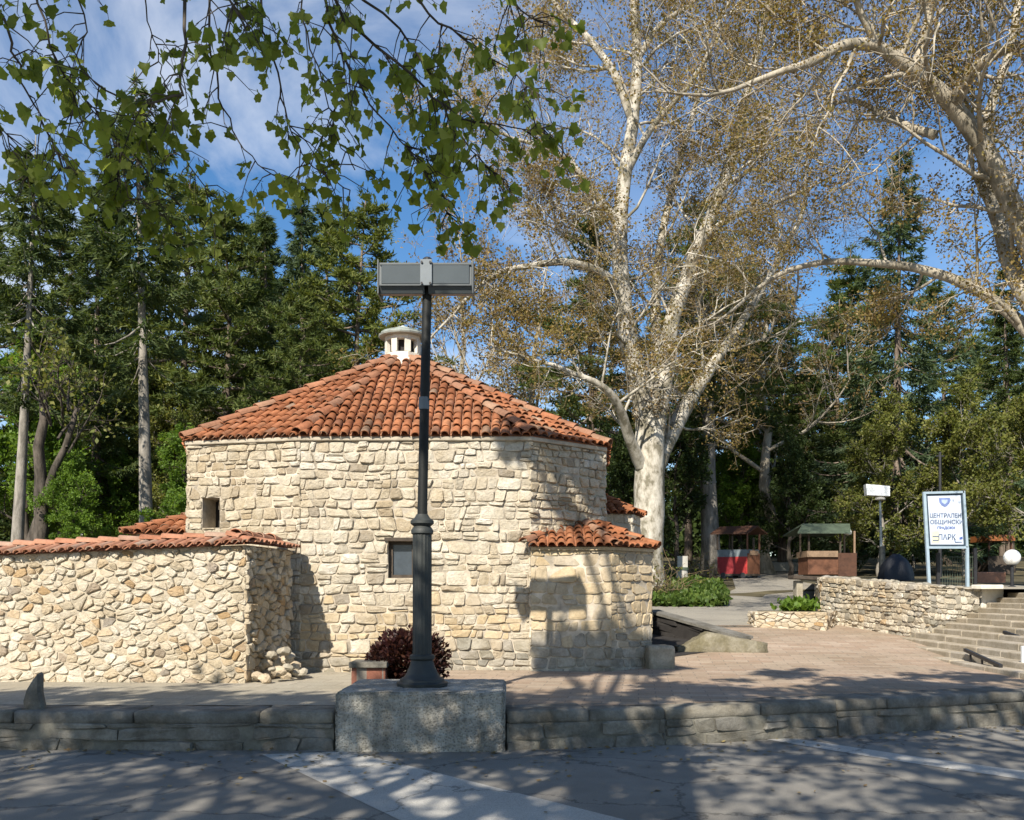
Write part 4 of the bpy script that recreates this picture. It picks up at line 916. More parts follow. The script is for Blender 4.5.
def spray(path, r0, dens=1.0, lsz=.052, tw=24):
    """a hanging bough given by its points; side twigs carry lobed leaves"""
    P = [Vector(p) for p in path]; Q = []
    for i in range(len(P)-1):
        for k in range(4): Q.append(P[i].lerp(P[i+1], k/4) + Vector((rg.uniform(-1,1),rg.uniform(-1,1),rg.uniform(-1,1)))*.012)
    Q.append(P[-1]); n = len(Q); tr.tube(Q, [max(.003, .75*r0*(1-.8*i/(n-1))) for i in range(n)], 5, cap=False)
    L = sum((Q[i+1]-Q[i]).length for i in range(n-1))
    for k in range(int(L*tw*dens)):
        q = (rg.uniform(.0,1)**.75)*(n-1); i = min(int(q), n-2); p = Q[i].lerp(Q[i+1], q-i); d = (Q[i+1]-Q[i]).normalized()
        e = d*rg.uniform(.1,.8) + Vector((rg.uniform(-1,1),rg.uniform(-1,1),rg.uniform(-.9,.35))); e.normalize(); tl = rg.uniform(.06,.26); mid = p+e*tl*.5+Vector((0,0,.01)); en = p+e*tl+Vector((0,0,-.03))
        tr.tube([p, mid, en], [.004,.003,.002], 3, cap=False)
        for j in range(rg.randint(2,6)):
            a = p.lerp(en, rg.uniform(.45,1)) if j else en; dd = e*.5 + Vector((rg.uniform(-1,1),rg.uniform(-1,1),rg.uniform(-1.1,.2))); st = a + dd.normalized()*rg.uniform(.02,.06)
            tr.tube([a, st], [.0015,.0012], 3, cap=False)
            lobed(lm, st, dd+Vector((0,0,-.4)), Vector((rg.uniform(-.8,.8),rg.uniform(-.8,.8),.7)), lsz*rg.uniform(.5,1.35), rg)
def ov(Y, *pts): return [at(x, y, Y+dy) for x, y, dy in pts]
spray(ov(4.2,(190,-60,.2),(186,0,0),(183,60,-.1),(182,95,-.1),(135,105,-.2),(95,85,-.3),(70,45,-.3)), .014, .35)
spray(ov(4.2,(182,95,-.1),(150,100,.3),(120,135,.5),(118,180,.6)), .008, 1.0)
spray(ov(4.4,(205,-40,0),(210,40,0),(220,100,.1),(240,140,.2),(265,172,.3),(300,182,.4)), .009, .7)
spray(ov(4.3,(258,-40,0),(265,30,0),(280,85,.1),(292,135,.2),(315,170,.2),(350,190,.3)), .009, .7)
spray(ov(4.6,(295,-40,0),(305,30,0),(330,105,.1),(337,140,.1),(355,170,.1)), .007, .6)
spray(ov(4.0,(318,-30,0),(335,40,.1),(370,105,.2),(410,150,.3),(430,180,.3)), .010, 1.2)
spray(ov(4.0,(300,-50,0),(345,20,.1),(410,75,.2),(460,118,.3),(512,128,.4),(545,130,.4)), .012, 1.3)
spray(ov(4.3,(390,-40,0),(430,15,.1),(470,45,.2),(515,75,.3),(540,95,.3)), .010, 1.2)
spray(ov(4.5,(330,-30,0),(400,30,0),(440,85,.1),(470,150,.2),(505,180,.3)), .010, 1.3)
spray(ov(4.7,(410,60,0),(420,110,.1),(425,150,.2),(440,190,.2),(448,215,.2)), .007, 1.3)
spray(ov(3.8,(480,-40,0),(520,10,.1),(555,30,.2)), .008, 1.2)
spray(ov(3.9,(-20,-40,0),(10,40,0),(25,90,.1),(50,140,.2),(75,175,.2)), .010, 1.1)
spray(ov(4.1,(20,-50,0),(45,20,0),(60,70,.1),(95,110,.2),(110,135,.2)), .009, 1.2)
spray(ov(4.5,(70,-40,0),(85,30,0),(80,75,.1),(70,120,.1)), .007, .9)
spray(ov(4.4,(-60,60,0),(-10,110,0),(20,160,.1),(35,205,.2)), .008, 1.2)
spray(ov(4.6,(95,110,0),(120,150,.1),(130,195,.2),(160,215,.3)), .007, .9)
spray(ov(4.8,(150,110,0),(175,150,.1),(205,185,.2),(215,215,.3)), .007, .9)
spray(ov(5.0,(120,135,0),(150,180,0),(170,220,.1),(175,235,.2)), .007, .8)
spray(ov(4.4,(140,-40,0),(150,20,0),(158,60,.1),(165,90,.2)), .006, .5)
spray(ov(4.2,(210,-30,0),(235,0,0),(255,25,0)), .006, 1.4)
spray(ov(3.7,(215,-40,0),(225,-5,0),(240,15,0)), .006, 1.3)
spray(ov(4.6,(345,60,0),(330,120,.1),(320,150,.1)), .006, .7)
link('trunk', tr.mesh('trunk', DARKB, True), mt); link('crown', lm.mesh('crown', L_MAPLE, True), mt)
# trees behind the viewer that shade the road
def shade_tree(label, x, y, seed, H, blobs, n):
    """blobs: ground point shaded, height of the clump, radius"""
    t = thing('shade_tree', label, 'tree', (x,y,0)); r_ = random.Random(seed); rs_ = np.random.RandomState(seed); tr_ = MB(); P = []
    top = Vector((x+.3,y+.2,H*.7)); tr_.tube(curve((x,y,-.2), top, 8, (.2,0,0), r_), [.32-.025*i for i in range(9)], 10); kk = 1/math.tan(R(SUN_EL))
    for gx_, gy_, bz__, br_ in blobs:
        bx, by = gx_+SX*bz__*kk, gy_+SY*bz__*kk
        s_ = Vector((x,y,0)).lerp(top, r_.uniform(.45,1)); tr_.tube(curve(s_, (bx,by,bz__), 6, (0,0,.4), r_), [.12-.015*i for i in range(7)], 6)
        for k in range(14):
            e = Vector((bx,by,bz__)) + Vector((r_.gauss(0,1),r_.gauss(0,1)*.8,r_.gauss(0,.45)))*br_*.55; tr_.tube(curve((bx,by,bz__), e, 3, (0,0,.1), r_), [.03,.02,.012,.006], 4, cap=False)
            c_ = rs_.normal(size=(int(n*.8),3))*np.array([.30,.30,.2])*br_*.55 + np.array(e); P.append(c_)
    P = np.vstack(P); link('trunk', tr_.mesh('trunk', DARKB, True), t); link('crown', np_mesh('crown', diamonds(rs_, P, rs_.normal(size=P.shape), .17, .14), 4, L_MAPLE), t)
shade_tree('spreading shade tree behind the viewer on the left of the road', -9.5, -4.5, 61, 12, [(-7.5,9.2,8.5,1.5),(-5.5,9.4,8.2,1.4),(-8,6.2,8.6,1.9),(-5,6.6,9,1.9),(-10,8.5,8.5,1.9),(-3.7,9.4,8.0,1.3),(-6,4,9,2),(-2.8,7.6,8.6,1.5)], 60)
shade_tree('spreading shade tree behind the viewer in the middle of the road', -2.6, -5.2, 62, 12, [(-2,9.3,8.2,1.2),(-.6,9.2,8.4,1.3),(-2.6,6,9,1.8),(.4,6.6,9,1.7),(1.4,9.0,8.2,1.3),(-3.4,9.3,8.1,1.2),(-5.4,10.5,8.6,1.0),(-3.8,10.5,8.6,1.0),(-2.3,10.4,8.6,.9),(-.6,10.7,8.8,.8),(2.2,18.0,10.5,.5),(2.8,18.2,10.6,.45),(2.0,13.9,10.2,.5),(1.6,14.2,9.5,.42),(2.4,14.5,10,.42),(.9,13.9,9,.3),(-.4,4.4,9.5,1.8),(.4,8.2,8.2,1.4),(1.0,13.6,9.6,.5)], 60)
shade_tree('spreading shade tree behind the viewer on the right of the road', 4.2, -5.6, 63, 12, [(3,9.6,8.4,1.4),(4.6,10.3,8.3,1.4),(6.4,11,8.4,1.4),(3.2,7,9,1.7),(5.6,8,9,1.7),(8,11.2,8.5,1.5),(5,12.1,8.2,.9),(1.0,10.9,8.6,.8),(2.4,11.0,8.6,.8),(4.0,11.3,8.6,.8),(5.6,12.0,8.6,.8),(2.6,11.6,8.0,.7),(4.2,13.6,8.6,.55),(6.6,13.2,8.6,.6),(7.4,9,9,1.7),(3,4.6,9.4,1.7)], 48)
#SMALL

# ---------------------------------------------------------------- things by the bath house
m = MB(); m.box((gx(352,10.9),10.85,GZ-.02), (gx(386,10.9),11.25,GZ+.30)); t = thing('brick_pillar', 'small brick pillar stub with a flat concrete cap beside the maroon shrub', 'pillar', (gx(369,10.9),11.05,GZ))
m.build('brickwork', BRICK, t, bevel=.01); m = MB(); m.box((gx(350,10.9),10.8,GZ+.30), (gx(388,10.9),11.3,GZ+.37)); m.build('cap', KERBST, t, bevel=.012)
sx0 = gx(408,11.3); t = thing('maroon_shrub', 'round dark maroon shrub growing behind the lamp plinth', 'shrub', (sx0,11.3,GZ)); rs = np.random.RandomState(5); n = 5200
d = unit(rs.normal(size=(n,3))); P = np.array([sx0,11.3,GZ+.36]) + d*rs.uniform(.25,1,(n,1))**.5*np.array([.47,.40,.36])*(1+.12*np.sin(d[:,:1]*9+d[:,1:2]*7)); P = P[P[:,2] > GZ]
link('foliage', np_mesh('foliage', diamonds(rs, P, unit(P-np.array([sx0,11.3,GZ+.2]))+rs.normal(size=P.shape)*.5, .07, .04), 4, L_RED), t)
m = MB(); rg = random.Random(6)
for k in range(26): m.tube(curve((sx0+rg.uniform(-.08,.08),11.3+rg.uniform(-.08,.08),GZ-.03), (sx0+rg.uniform(-.45,.45),11.3+rg.uniform(-.35,.35),GZ+rg.uniform(.35,.62)), 4, (0,0,.06), rg), [.012,.010,.008,.006,.004], 4)
m.build('stem', DARKB, t)
def stone_block(label, c, s, mat, rz=0, bev=.05):
    m = MB(); cc = Vector(c); u_ = Vector((math.cos(rz),math.sin(rz),0)); v_ = Vector((-u_.y,u_.x,0)); m.obox(cc+Vector((0,0,s[2]/2)), u_*s[0]/2, v_*s[1]/2, Vector((0,0,s[2]/2)))
    o = m.build('stone_block', mat, bevel=bev); tag(o, label, 'stone block'); return o
stone_block('squared grey stone block against the foot of the tan apse', (2.27,13.95,GZ-.03), (.42,.4,.42), GREYRUB, .2)
def slope_wall(m, a, b, zb, za_t, zb_t, seed, **k):
    a3, b3 = Vector((*a,0)), Vector((*b,0)); d = b3-a3; L = d.length; u = d/L; n = Vector((u.y,-u.x,0)); U = (u+Vector((0,0,(zb_t-za_t)/L))); stone_panel(m, a3+Vector((0,0,za_t-1.9)), U, (0,0,1), n, L, 1.9, seed=seed, **k)
# sloping low wall and sunken yard wall right of the apse
m = MB(); Yp = 16.0; xa, xb = gx(678,Yp), gx(766,Yp); zg = T(0,Yp)
m.v = [(xa,Yp,zg-.2),(xb,Yp-.1,zg-.2),(xb,Yp-.1,zg+.16),(xa+.55,Yp,zg+.36),(xa+.15,Yp,zg+.12),(xa,Yp,zg+.1)]; kk = 6
m.v += [(x, y+.42, z) for x, y, z in m.v]; m.f = [tuple(range(kk))[::-1][::-1], tuple(range(kk,2*kk))[::-1]] + [(i,(i+1)%kk,(i+1)%kk+kk,i+kk)[::-1] for i in range(kk)]; m.m = [0]*len(m.f)
MOSS = m_island('mossy_stone', [(0,(.26,.235,.18)),(1,(.31,.28,.21))], n1=3, n2=22, dirt=(.52,.49,.38), dirt_amt=.9, bst=1.0, bd=.03, big=(2.2,(.62,.60,.46)))
pme = m.mesh('parapet', MOSS, True); bm = bmesh.new(); bm.from_mesh(pme); bmesh.ops.subdivide_edges(bm, edges=bm.edges[:], cuts=5, use_grid_fill=True); rg = random.Random(2)
for v in bm.verts: v.co += Vector((rg.uniform(-1,1),rg.uniform(-1,1),rg.uniform(-1,1)))*.014
bmesh.ops.triangulate(bm, faces=bm.faces[:]); bm.to_mesh(pme); bm.free()
tag(link('parapet', pme), 'low mossy stone parapet sloping down to the right beside the apse', 'low wall')
m = MB(); a_, b_ = (gx(647,18.9),18.9), (gx(742,16.3)+.02,16.45)
za_, zb_ = CH-(612-HZ)*18.9/F, CH-(639-HZ)*16.45/F
slope_wall(m, a_, b_, 0, za_, zb_, 301, cw=.8, ch=.14, bulge=.012)
da = Vector((b_[0]-a_[0], b_[1]-a_[1], 0)).normalized(); na = Vector((da.y,-da.x,0)); A_ = Vector((*a_,za_)); B_ = Vector((*b_,zb_))
m.cm = 2; zz = Vector((0,0,.05)); m.add([A_+na*.05, B_+na*.05, B_-na*.3, A_-na*.3, A_+na*.05+zz, B_+na*.05+zz, B_-na*.3+zz, A_-na*.3+zz], [(0,3,2,1),(4,5,6,7),(0,1,5,4),(1,2,6,5),(2,3,7,6),(3,0,4,7)])
m.cm = 0; m.add([A_-na*.25-Vector((0,0,1)), B_-na*.25-Vector((0,0,1)), B_-na*.25, A_-na*.25], [(0,1,2,3)])
tag(m.build('areaway_wall', [NEARBLACK, NEARBLACK, KERBST]), 'near-black low wall edging the path behind the apse', 'low wall')  # near-black face and back under a kerb-stone slab

m = MB(); m.add([(2.2,14.9,T(0,14.9)+.012),(3.6,16.1,T(0,16.1)+.012),(4.05,16.6,T(0,16.6)+.012),(2.85,18.8,T(0,18.8)+.012),(2.2,18.8,T(0,18.8)+.012)], [(0,1,2,3,4)]); tag(m.build('areaway_shade_sheet', NEARBLACK), kind='structure')  # black sheet over the ground, shade put into its colour
# ---------------------------------------------------------------- ground cover bed and bin
rs = np.random.RandomState(15); n = 24000; v = rs.uniform(0,1,n); Yb = 25.3+v*9; xl = 2.9+.10*(Yb-25.3); xr = 6.05+.21*(Yb-25.3); X = xl+(xr-xl)*rs.uniform(0,1,n)
hh = .26+.10*np.sin(X*2.3)+.08*np.sin(Yb*1.7+X); Z = np.array([T(0,y) for y in Yb]) + rs.uniform(0,1,n)**.6*hh
o = link('ground_cover', np_mesh('ground_cover', diamonds(rs, np.stack([X,Yb,Z],1), rs.normal(size=(n,3))+np.array([0,0,.6]), .17, .12), 4, L_IVY)); tag(o, 'low green ground cover bed beside the path', 'ground cover', kind='stuff')
def gz(x, y): return T(x, y)
bx, by = gx(682,33), 33; t = thing('litter_bin', 'pale concrete litter bin with a green lid in the ground cover bed', 'litter bin', (bx,by,gz(bx,by)))
m = MB(); m.lathe((bx,by,gz(bx,by)-.05), [(.26,0),(.22,.1),(.21,.72),(.23,.74)], 14); m.build('body', CONC, t); m = MB(); m.lathe((bx,by,gz(bx,by)+.69), [(.24,0),(.24,.08),(.2,.1)], 14); m.build('lid', GREENRF, t)
m = MB(); m.box((bx-.17,by-.05,gz(bx,by)+.79), (bx+.2,by+.05,gz(bx,by)+1.2)); m.build('notice_plate', CONC, t)
# grass tuft things: rocks at the head of the bed
rg = random.Random(17)
for k, (px_, Y_, s_) in enumerate(((668,31,.28),(697,31.5,.34),(708,31,.26),(664,33,.22))):
    m = MB(); x_ = gx(px_,Y_); boulder(m, (x_,Y_,gz(x_,Y_)+s_*.4), (s_*1.3,s_,s_*.8), rg); tag(m.build('boulder', CONC), 'pale rough boulder among the ground cover by the litter bin', 'boulder', 'boulders in the ground cover bed')

# ---------------------------------------------------------------- red kiosk
KY = 40; kz = T(0,KY); k0 = gx(720,KY); 
t = thing('kiosk', 'small red and brown gabled kiosk cart at the head of the path', 'kiosk', (gx(740,KY),KY,kz))
u1 = Vector((.93,-.37,0)).normalized(); Lw = 1.30; p0 = Vector((gx(719,KY),KY+.3,kz+.18)); p1 = p0+u1*Lw; u2 = Vector((.87,.49,0)).normalized(); Wf = .72; p2 = p1+u2*Wf; p3 = p0+u2*Wf
def quadbox(m, a, b, c, d, z0_, z1_): m.prism([a[:2], b[:2], c[:2], d[:2]], z0_, z1_)
m = MB(); e_ = (p1-p0); quadbox(m, p0, p0+e_*.6, p3+e_*.6, p3, kz+.2, kz+.96); m.build('red_panel', m_plain('shaded_red_paint', (.26,.015,.02), .6), t)  # duller red puts shade into the left part of the side
m = MB(); quadbox(m, p0+e_*.602, p1, p2, p3+e_*.602, kz+.2, kz+.96); m.build('red_panel', WOODR, t)  # brighter red puts sunlight into the right part of the side
m = MB(); quadbox(m, p0, p1, p2, p3, kz+.962, kz+1.28); m.build('grey_panel', GREYP, t)
n2 = Vector((u2.y,-u2.x,0)); m = MB(); m.obox((p1+p2)/2+n2*.02+Vector((0,0,.47)), u2*Wf/2, n2*.018, Vector((0,0,.46))); fp = m.build('front_panel', WOODO, t)
m = MB(); m.obox((p1+p2)/2+n2*.045+Vector((0,0,.95)), u2*.26, n2*.01, Vector((0,0,.10))); m.build('name_board', WOODP, t)
for q in (p0, p1, p2, p3, p0+e_*.5):
    m = MB(); m.bar((q.x,q.y,kz+1.27), (q.x,q.y,kz+1.98), .07); m.build('post', WOODO if q in (p1,p2) else WOODD, t)
m = MB(); m.obox((p1+p2)/2+n2*.02+Vector((0,0,1.24)), u2*.06, n2*.015, Vector((0,0,.38))); m.build('mullion', WOODD, t)
m = MB(); ce = (p1+p2)/2; ce0 = (p0+p3)/2; up_ = Vector((0,0,1)); zr = kz+2.28
for s_ in (-1, 1):
    a_ = ce+u2*s_*(Wf/2+.22)+e_.normalized()*.2; b_ = ce0+u2*s_*(Wf/2+.22)-e_.normalized()*.15; c_ = ce0-e_.normalized()*.15; d_ = ce+e_.normalized()*.2
    lo = kz+1.96; m.add([(a_.x,a_.y,lo),(b_.x,b_.y,lo),(c_.x,c_.y,zr),(d_.x,d_.y,zr),(a_.x,a_.y,lo+.06),(b_.x,b_.y,lo+.06),(c_.x,c_.y,zr+.06),(d_.x,d_.y,zr+.06)], [(0,1,2,3),(4,7,6,5),(0,4,5,1),(1,5,6,2),(2,6,7,3),(3,7,4,0)])
m.build('roof', WOODB, t); m = MB(); quadbox(m, p0-u1*.2, p1+u1*.05, p2+u1*.05, p3-u1*.2, kz+.12, kz+.2); m.build('floor_frame', WOODD, t)
for q in (p0+e_*.2, p0+e_*.85, p3+e_*.2, p3+e_*.85):
    m = MB(); m.tube([q+Vector((0,-.03,-.05)), q+Vector((0,.03,-.05))], [.13,.13], 14); m.build('wheel', BLACKIRON, t)
# green roofed stall
SYk = 38; sz = T(0,SYk); x0_, x1_ = gx(808,SYk), gx(856,SYk); zc = lambda py: CH-(py-HZ)*SYk/F
t = thing('stall', 'brown wooden market stall with a sloping green roof behind the stone wall', 'stall', ((x0_+x1_)/2,SYk,sz))
m = MB(); m.box((x0_,SYk,zc(572)-.1), (x1_,SYk+1.3,zc(557))); m.build('counter_front', WOODO, t); m = MB(); m.box((x1_-.75,SYk-.02,zc(572)-.35), (x1_+.02,SYk+1.25,zc(553))); m.build('side_panel', WOODB, t)
m = MB(); m.box((x0_-.08,SYk-.12,zc(557)), (x1_-.8,SYk+1.3,zc(551))); m.build('counter_top', WOODP, t)
for q in ((x0_+.05,SYk+.05),(x1_-.05,SYk+.05),(x0_+.05,SYk+1.2),(x1_-.05,SYk+1.2),(x1_-.65,SYk+.05)):
    m = MB(); m.bar((q[0],q[1],zc(556)), (q[0],q[1],zc(531)), .07); m.build('post', WOODD if q[0] < x1_-.5 else WOODP, t)
m = MB(); e0, e1 = gx(795,SYk), gx(856,SYk); lo, hi = zc(534), zc(523.5)
for s_ in (0, 1):
    yy0 = SYk-.35 if s_ == 0 else SYk+1.75; ym = SYk+.7; m.add([(e0,yy0,lo),(e1-.35,yy0,lo),(e1,ym,hi),(e0+.55,ym,hi),(e0,yy0,lo+.05),(e1-.35,yy0,lo+.05),(e1,ym,hi+.05),(e0+.55,ym,hi+.05)], [(0,1,2,3),(4,7,6,5),(0,4,5,1),(1,5,6,2),(2,6,7,3),(3,7,4,0)])
m.build('roof', GREENRF, t); m = MB(); m.lathe((x1_-.3,SYk+.1,zc(535)), [(.05,0),(.13,.04),(.15,.13),(.10,.24),(.03,.27)], 12); m.build('hanging_lamp', WHITE, t)
m = MB(); m.box((x0_+.15,SYk+.2,sz-.02), (x1_-.1,SYk+1.1,zc(571))); m.build('plinth', WOODD, t)

# ---------------------------------------------------------------- stone planter, bench, retaining wall, steps
t = thing('stone_planter', 'low rubble stone planter in front of the right stone wall', 'planter', (gx(790,20),20,T(0,20)))
PP = [(gx(752,20.6),20.9), (gx(757,20),20.1), (gx(826,19.4),19.4), (gx(836,20.6),20.6)]; m = MB(); pt = T(0,20)+.36
for i in range(3): wall_seg(m, PP[i], PP[i+1], T(0,20)-.2, pt, cw=.15, ch=.075, seed=310+i, style='rubble', bulge=.03, gap=.008, ext=(.02,.02))
m.cm = 1; m.prism(off(PP, -.0)[:], T(0,20)-.2, pt-.01)
m.build('masonry', [RUBBLE, MORTAR2], t); m = MB(); m.prism(off(PP,-.16), pt-.015, pt+.006); m.build('soil', SOIL, t)
cx_, cy_ = gx(797,20.3), 20.3; t2 = thing('green_plant', 'bright green leafy plant growing in the stone planter', 'plant', (cx_,cy_,pt)); rs = np.random.RandomState(8); n = 700
P = np.array([cx_,cy_,pt]) + rs.normal(size=(n,3))*np.array([.17,.13,.06]) + np.array([0,0,.10]); link('foliage', np_mesh('foliage', diamonds(rs, P, rs.normal(size=(n,3))+np.array([0,0,.8]), .14, .09), 4, L_YOUNG), t2)
t = thing('bench', 'old dark plank bench at the left end of the right stone wall', 'bench', (gx(812,22),22,T(0,22)))
bzt = at(812,578,22).z
for k in range(2):
    m = MB(); m.bar((gx(792,22.0)+.02*k,22.0+.28*k,bzt+.02), (gx(833,22.0)+.02*k,22.0+.28*k,bzt-.03), .24, .09); m.build('plank', WOODD, t, bevel=.015)
for px_ in (800,825): m = MB(); m.box((gx(px_,22)-.08,22.0,T(0,22)-.1), (gx(px_,22)+.08,22.3,bzt-.06)); m.build('leg', GREYRUB, t, bevel=.02)
t = thing('retaining_wall', 'rough pale rubble retaining wall below the billboard, right of the planter', 'wall', (8.2,17.7,T(0,17.7)))
m = MB(); Q0, Q1, Q2 = (gx(822,21.2),21.2), (gx(930,17.7),17.7), (gx(979,18.15),18.15); zt = lambda py, Y: CH-(py-HZ)*Y/F
z_a, z_b, z_c = zt(577,21.2), zt(585,17.7), zt(590,18.15)
slope_wall(m, Q0, Q1, 0, z_a, z_b, 320, cw=.20, ch=.11, style='coursed', rnd=.2, bulge=.04, ext=(.02,.02), gap=.009, zone=lambda x, y, r: 3 if r.random() > .3 + .3*(x > 3.2) else (2 if r.random() < .5 else 0))
slope_wall(m, Q1, Q2, 0, z_b, z_c, 321, cw=.20, ch=.11, style='coursed', rnd=.2, bulge=.04, ext=(.02,.02), gap=.009, zone=lambda x, y, r: 3 if r.random() > .5 else 2)
wall_seg(m, (gx(822,21.2)+.5,23), Q0, .8, z_a, seed=322, cw=.25, ch=.16, style='rubble', bulge=.05)
m.cm = 2
def top_slab(a, b, za_, zb_, n_, w_=.42): m.add([Vector((*a,za_)), Vector((*b,zb_)), Vector((*b,zb_))+n_*w_, Vector((*a,za_))+n_*w_], [(0,1,2,3)])
top_slab(Q0, Q1, z_a+.002, z_b+.002, Vector((.7,.45,0))); top_slab(Q1, Q2, z_b+.004, z_c+.002, Vector((0,.9,0)), .4)
m.build('masonry', [RUBBLE, MORTAR2, GREYRUB, STONE], t)
rg = random.Random(33); cpn = MB()          # loose coping stones that roughen the top line
for i in range(26):
    s_ = i/26; a_ = Vector((*Q0,z_a)).lerp(Vector((*Q1,z_b)), min(1, s_/.78)) if s_ < .78 else Vector((*Q1,z_b)).lerp(Vector((*Q2,z_c)), (s_-.78)/.22)
    boulder(cpn, a_ + Vector((.14,.1,-.01)), (.13*rg.uniform(.7,1.2),.14,.055*rg.uniform(.6,1.3)), rg)
cpn.build('coping_stones', GREYRUB, t)
# steps rising to the right
t = thing('stone_steps', 'wide worn stone steps rising to the right at the edge of the plaza', 'steps', (8,15,GZ))
rgs = random.Random(3)
def wallY(x): return 17.7+.37*(x-8.22) if x > 8.22 else 17.7-3.6*(x-8.22)
for k in range(12):
    m = MB(); xk = 7.0+.26*k; zs = GZ+.10*(k+1); y0 = 11.6; u_ = Vector((.045,1,0)).normalized(); v_ = Vector((1,-.045,0)).normalized(); ye = min(wallY(xk+.2)+.12, 20.5); s_ = 0; L = ye-y0
    while s_ < L-.01:
        w_ = min(rgs.uniform(.7,1.5), L-s_); tr_ = .55 if k < 11 else .36
        m.obox(Vector((xk,y0,0))+u_*(s_+w_/2)+v_*tr_/2+Vector((0,0,(zs+GZ-.15)/2+rgs.uniform(-.006,.006))), u_*(w_/2-.003), v_*tr_/2, Vector((0,0,(zs-GZ+.15)/2))); s_ += w_
    m.build('step', STEPST, t, bevel=.018)
pz = GZ+.10*12-.004; m = MB(); m.prism([(10.1,11.7),(30,11.7),(30,18.6),(10.3,18.6)], GZ-.1, pz); tag(m.build('upper_paving', BEIGEPAVE), kind='structure')
m = MB(); m.prism([(9.9,11.5),(30,11.5),(30,11.7),(9.9,11.7)], GZ-.1, pz+.02); tag(m.build('terrace_edge', STEPST), 'stone edging wall of the upper terrace beyond the steps', 'low wall')
m = MB(); m.obox((gx(990,18.4),18.50,1.45), (.28,.10,0), (-.04,.14,0), (0,0,.30)); tag(m.build('cheek_wall', LIME, bevel=.02), 'short pale rendered cheek wall where the steps meet the stone wall', 'low wall')
def rail(label, a, b):
    t = thing('handrail', label, 'handrail', a); a, b = Vector(a), Vector(b); m = MB(); m.bar(a+Vector((0,0,.10)), b+Vector((0,0,.10)), .05); m.build('rail', BLACKIRON, t)
    for k in range(3): m = MB(); q = a.lerp(b, (k+.5)/3); m.bar(q+Vector((0,0,-.12)), q+Vector((0,0,.074)), .025); m.build('post', BLACKIRON, t)
ra = at(965,656,14.6); rb_ = at(1001,673,13.2); rail('short dark handrail, lower one on the steps', ra, rb_)
rail('short dark handrail, upper one at the right edge of the steps', at(1004,638,15.2), at(1045,652,14.2))
m = MB(); c_ = at(1026,660,13.0); m.box((c_.x-.05,13.0,c_.z-.15), (c_.x+.25,13.05,c_.z+.20)); tag(m.build('notice_board', WHITE, bevel=.005), 'small white board at the right edge of the steps', 'notice board')

# ---------------------------------------------------------------- billboard
BY = 20.0; bz0 = Tt(0,BY); t = thing('billboard', 'blue framed park billboard on two posts above the stone wall', 'billboard', (gx(945,BY),BY,bz0))
tl, trr, brr, bl = at(924,493,BY), at(963.5,492,BY), at(967,547.5,BY), at(927.5,547.5,BY)
FR = m_plain('pale_blue_frame', (.28,.36,.42), .5, var=.15)
m = MB(); m.bar(tl, trr, .05); m.bar(bl, brr, .05); m.bar(trr+Vector((0,0,.024)), brr, .05, up=(0,1,0)); m.build('frame', FR, t)
m = MB(); m.bar(tl+Vector((0,0,.025)), (gx(929.5,BY),BY,bz0-.1), .06, up=(0,1,0)); m.build('post', FR, t); m = MB(); m.bar(brr, (gx(967.5,BY),BY,bz0-.1), .06, up=(0,1,0)); m.build('post', FR, t)
m = MB(); m.add([p+Vector((0,.012,0)) for p in (tl,bl,brr,trr)] + [p+Vector((0,.03,0)) for p in (tl,bl,brr,trr)], [(0,1,2,3),(7,6,5,4),(0,4,5,1),(2,6,7,3)]); m.build('backing', m_plain('dark_blue_board', (.03,.05,.07), .6), t)
def bil(u, v, y=-.004): return tl.lerp(trr, u).lerp(bl.lerp(brr, u), v) + Vector((0,y,0))
m = MB(); m.add([bil(.085,.06), bil(.085,.945), bil(.915,.945), bil(.915,.06)] + [bil(.085,.06,.011), bil(.085,.945,.011), bil(.915,.945,.011), bil(.915,.06,.011)], [(0,1,2,3),(0,4,5,1),(1,5,6,2),(2,6,7,3),(3,7,4,0)]); ps = m.build('poster', WHITEB, t)
m = MB(); ctr = [(.36,.10),(.64,.10),(.66,.14),(.62,.20),(.55,.25),(.50,.265),(.42,.235),(.37,.18)]; m.add([bil(a_,b_,-.008) for a_, b_ in ctr], [tuple(range(len(ctr)))[::-1]]); m.build('emblem', m_plain('emblem_blue', (.14,.19,.38), .6, var=.2), ps)
m = MB(); m.add([bil(a_,b_,-.011) for a_, b_ in ((.42,.13),(.58,.13),(.57,.18),(.50,.215),(.43,.18))], [(4,3,2,1,0)]); m.build('emblem_field', m_plain('emblem_pale', (.34,.42,.60), .6), ps)
def text(s, u, v, size, mat, sx_=1.0):
    c = bpy.data.curves.new('lettering', 'FONT'); c.body = s; c.size = size; c.align_x = 'CENTER'; c.offset = .004; tmp = bpy.data.objects.new('tmp', c); COL.objects.link(tmp)
    bpy.context.view_layer.update(); me = bpy.data.meshes.new_from_object(tmp.evaluated_get(bpy.context.evaluated_depsgraph_get())); bpy.data.objects.remove(tmp); me.materials.clear(); me.materials.append(mat)
    p = bil(u, v, -.008); me.transform(Matrix.Translation(p) @ Matrix.Rotation(R(90),4,'X') @ Matrix.Diagonal((sx_,1,1,1))); link('lettering', me, ps)
text('ЦЕНТРАЛЕН', .5, .455, .125, GREYINK, .93); text('ОБЩИНСКИ', .52, .575, .13, GREYINK, .95); text('ГРАДСКИ', .5, .665, .075, BLUEINK, 1.1); text('ПАРК', .50, .86, .17, GREYINK, .85)
m = MB(); m.add([bil(.11,.70,-.0055), bil(.11,.93,-.0055), bil(.32,.93,-.0055), bil(.32,.70,-.0055)], [(0,1,2,3)]); m.build('yellow_panel', YELP, ps)
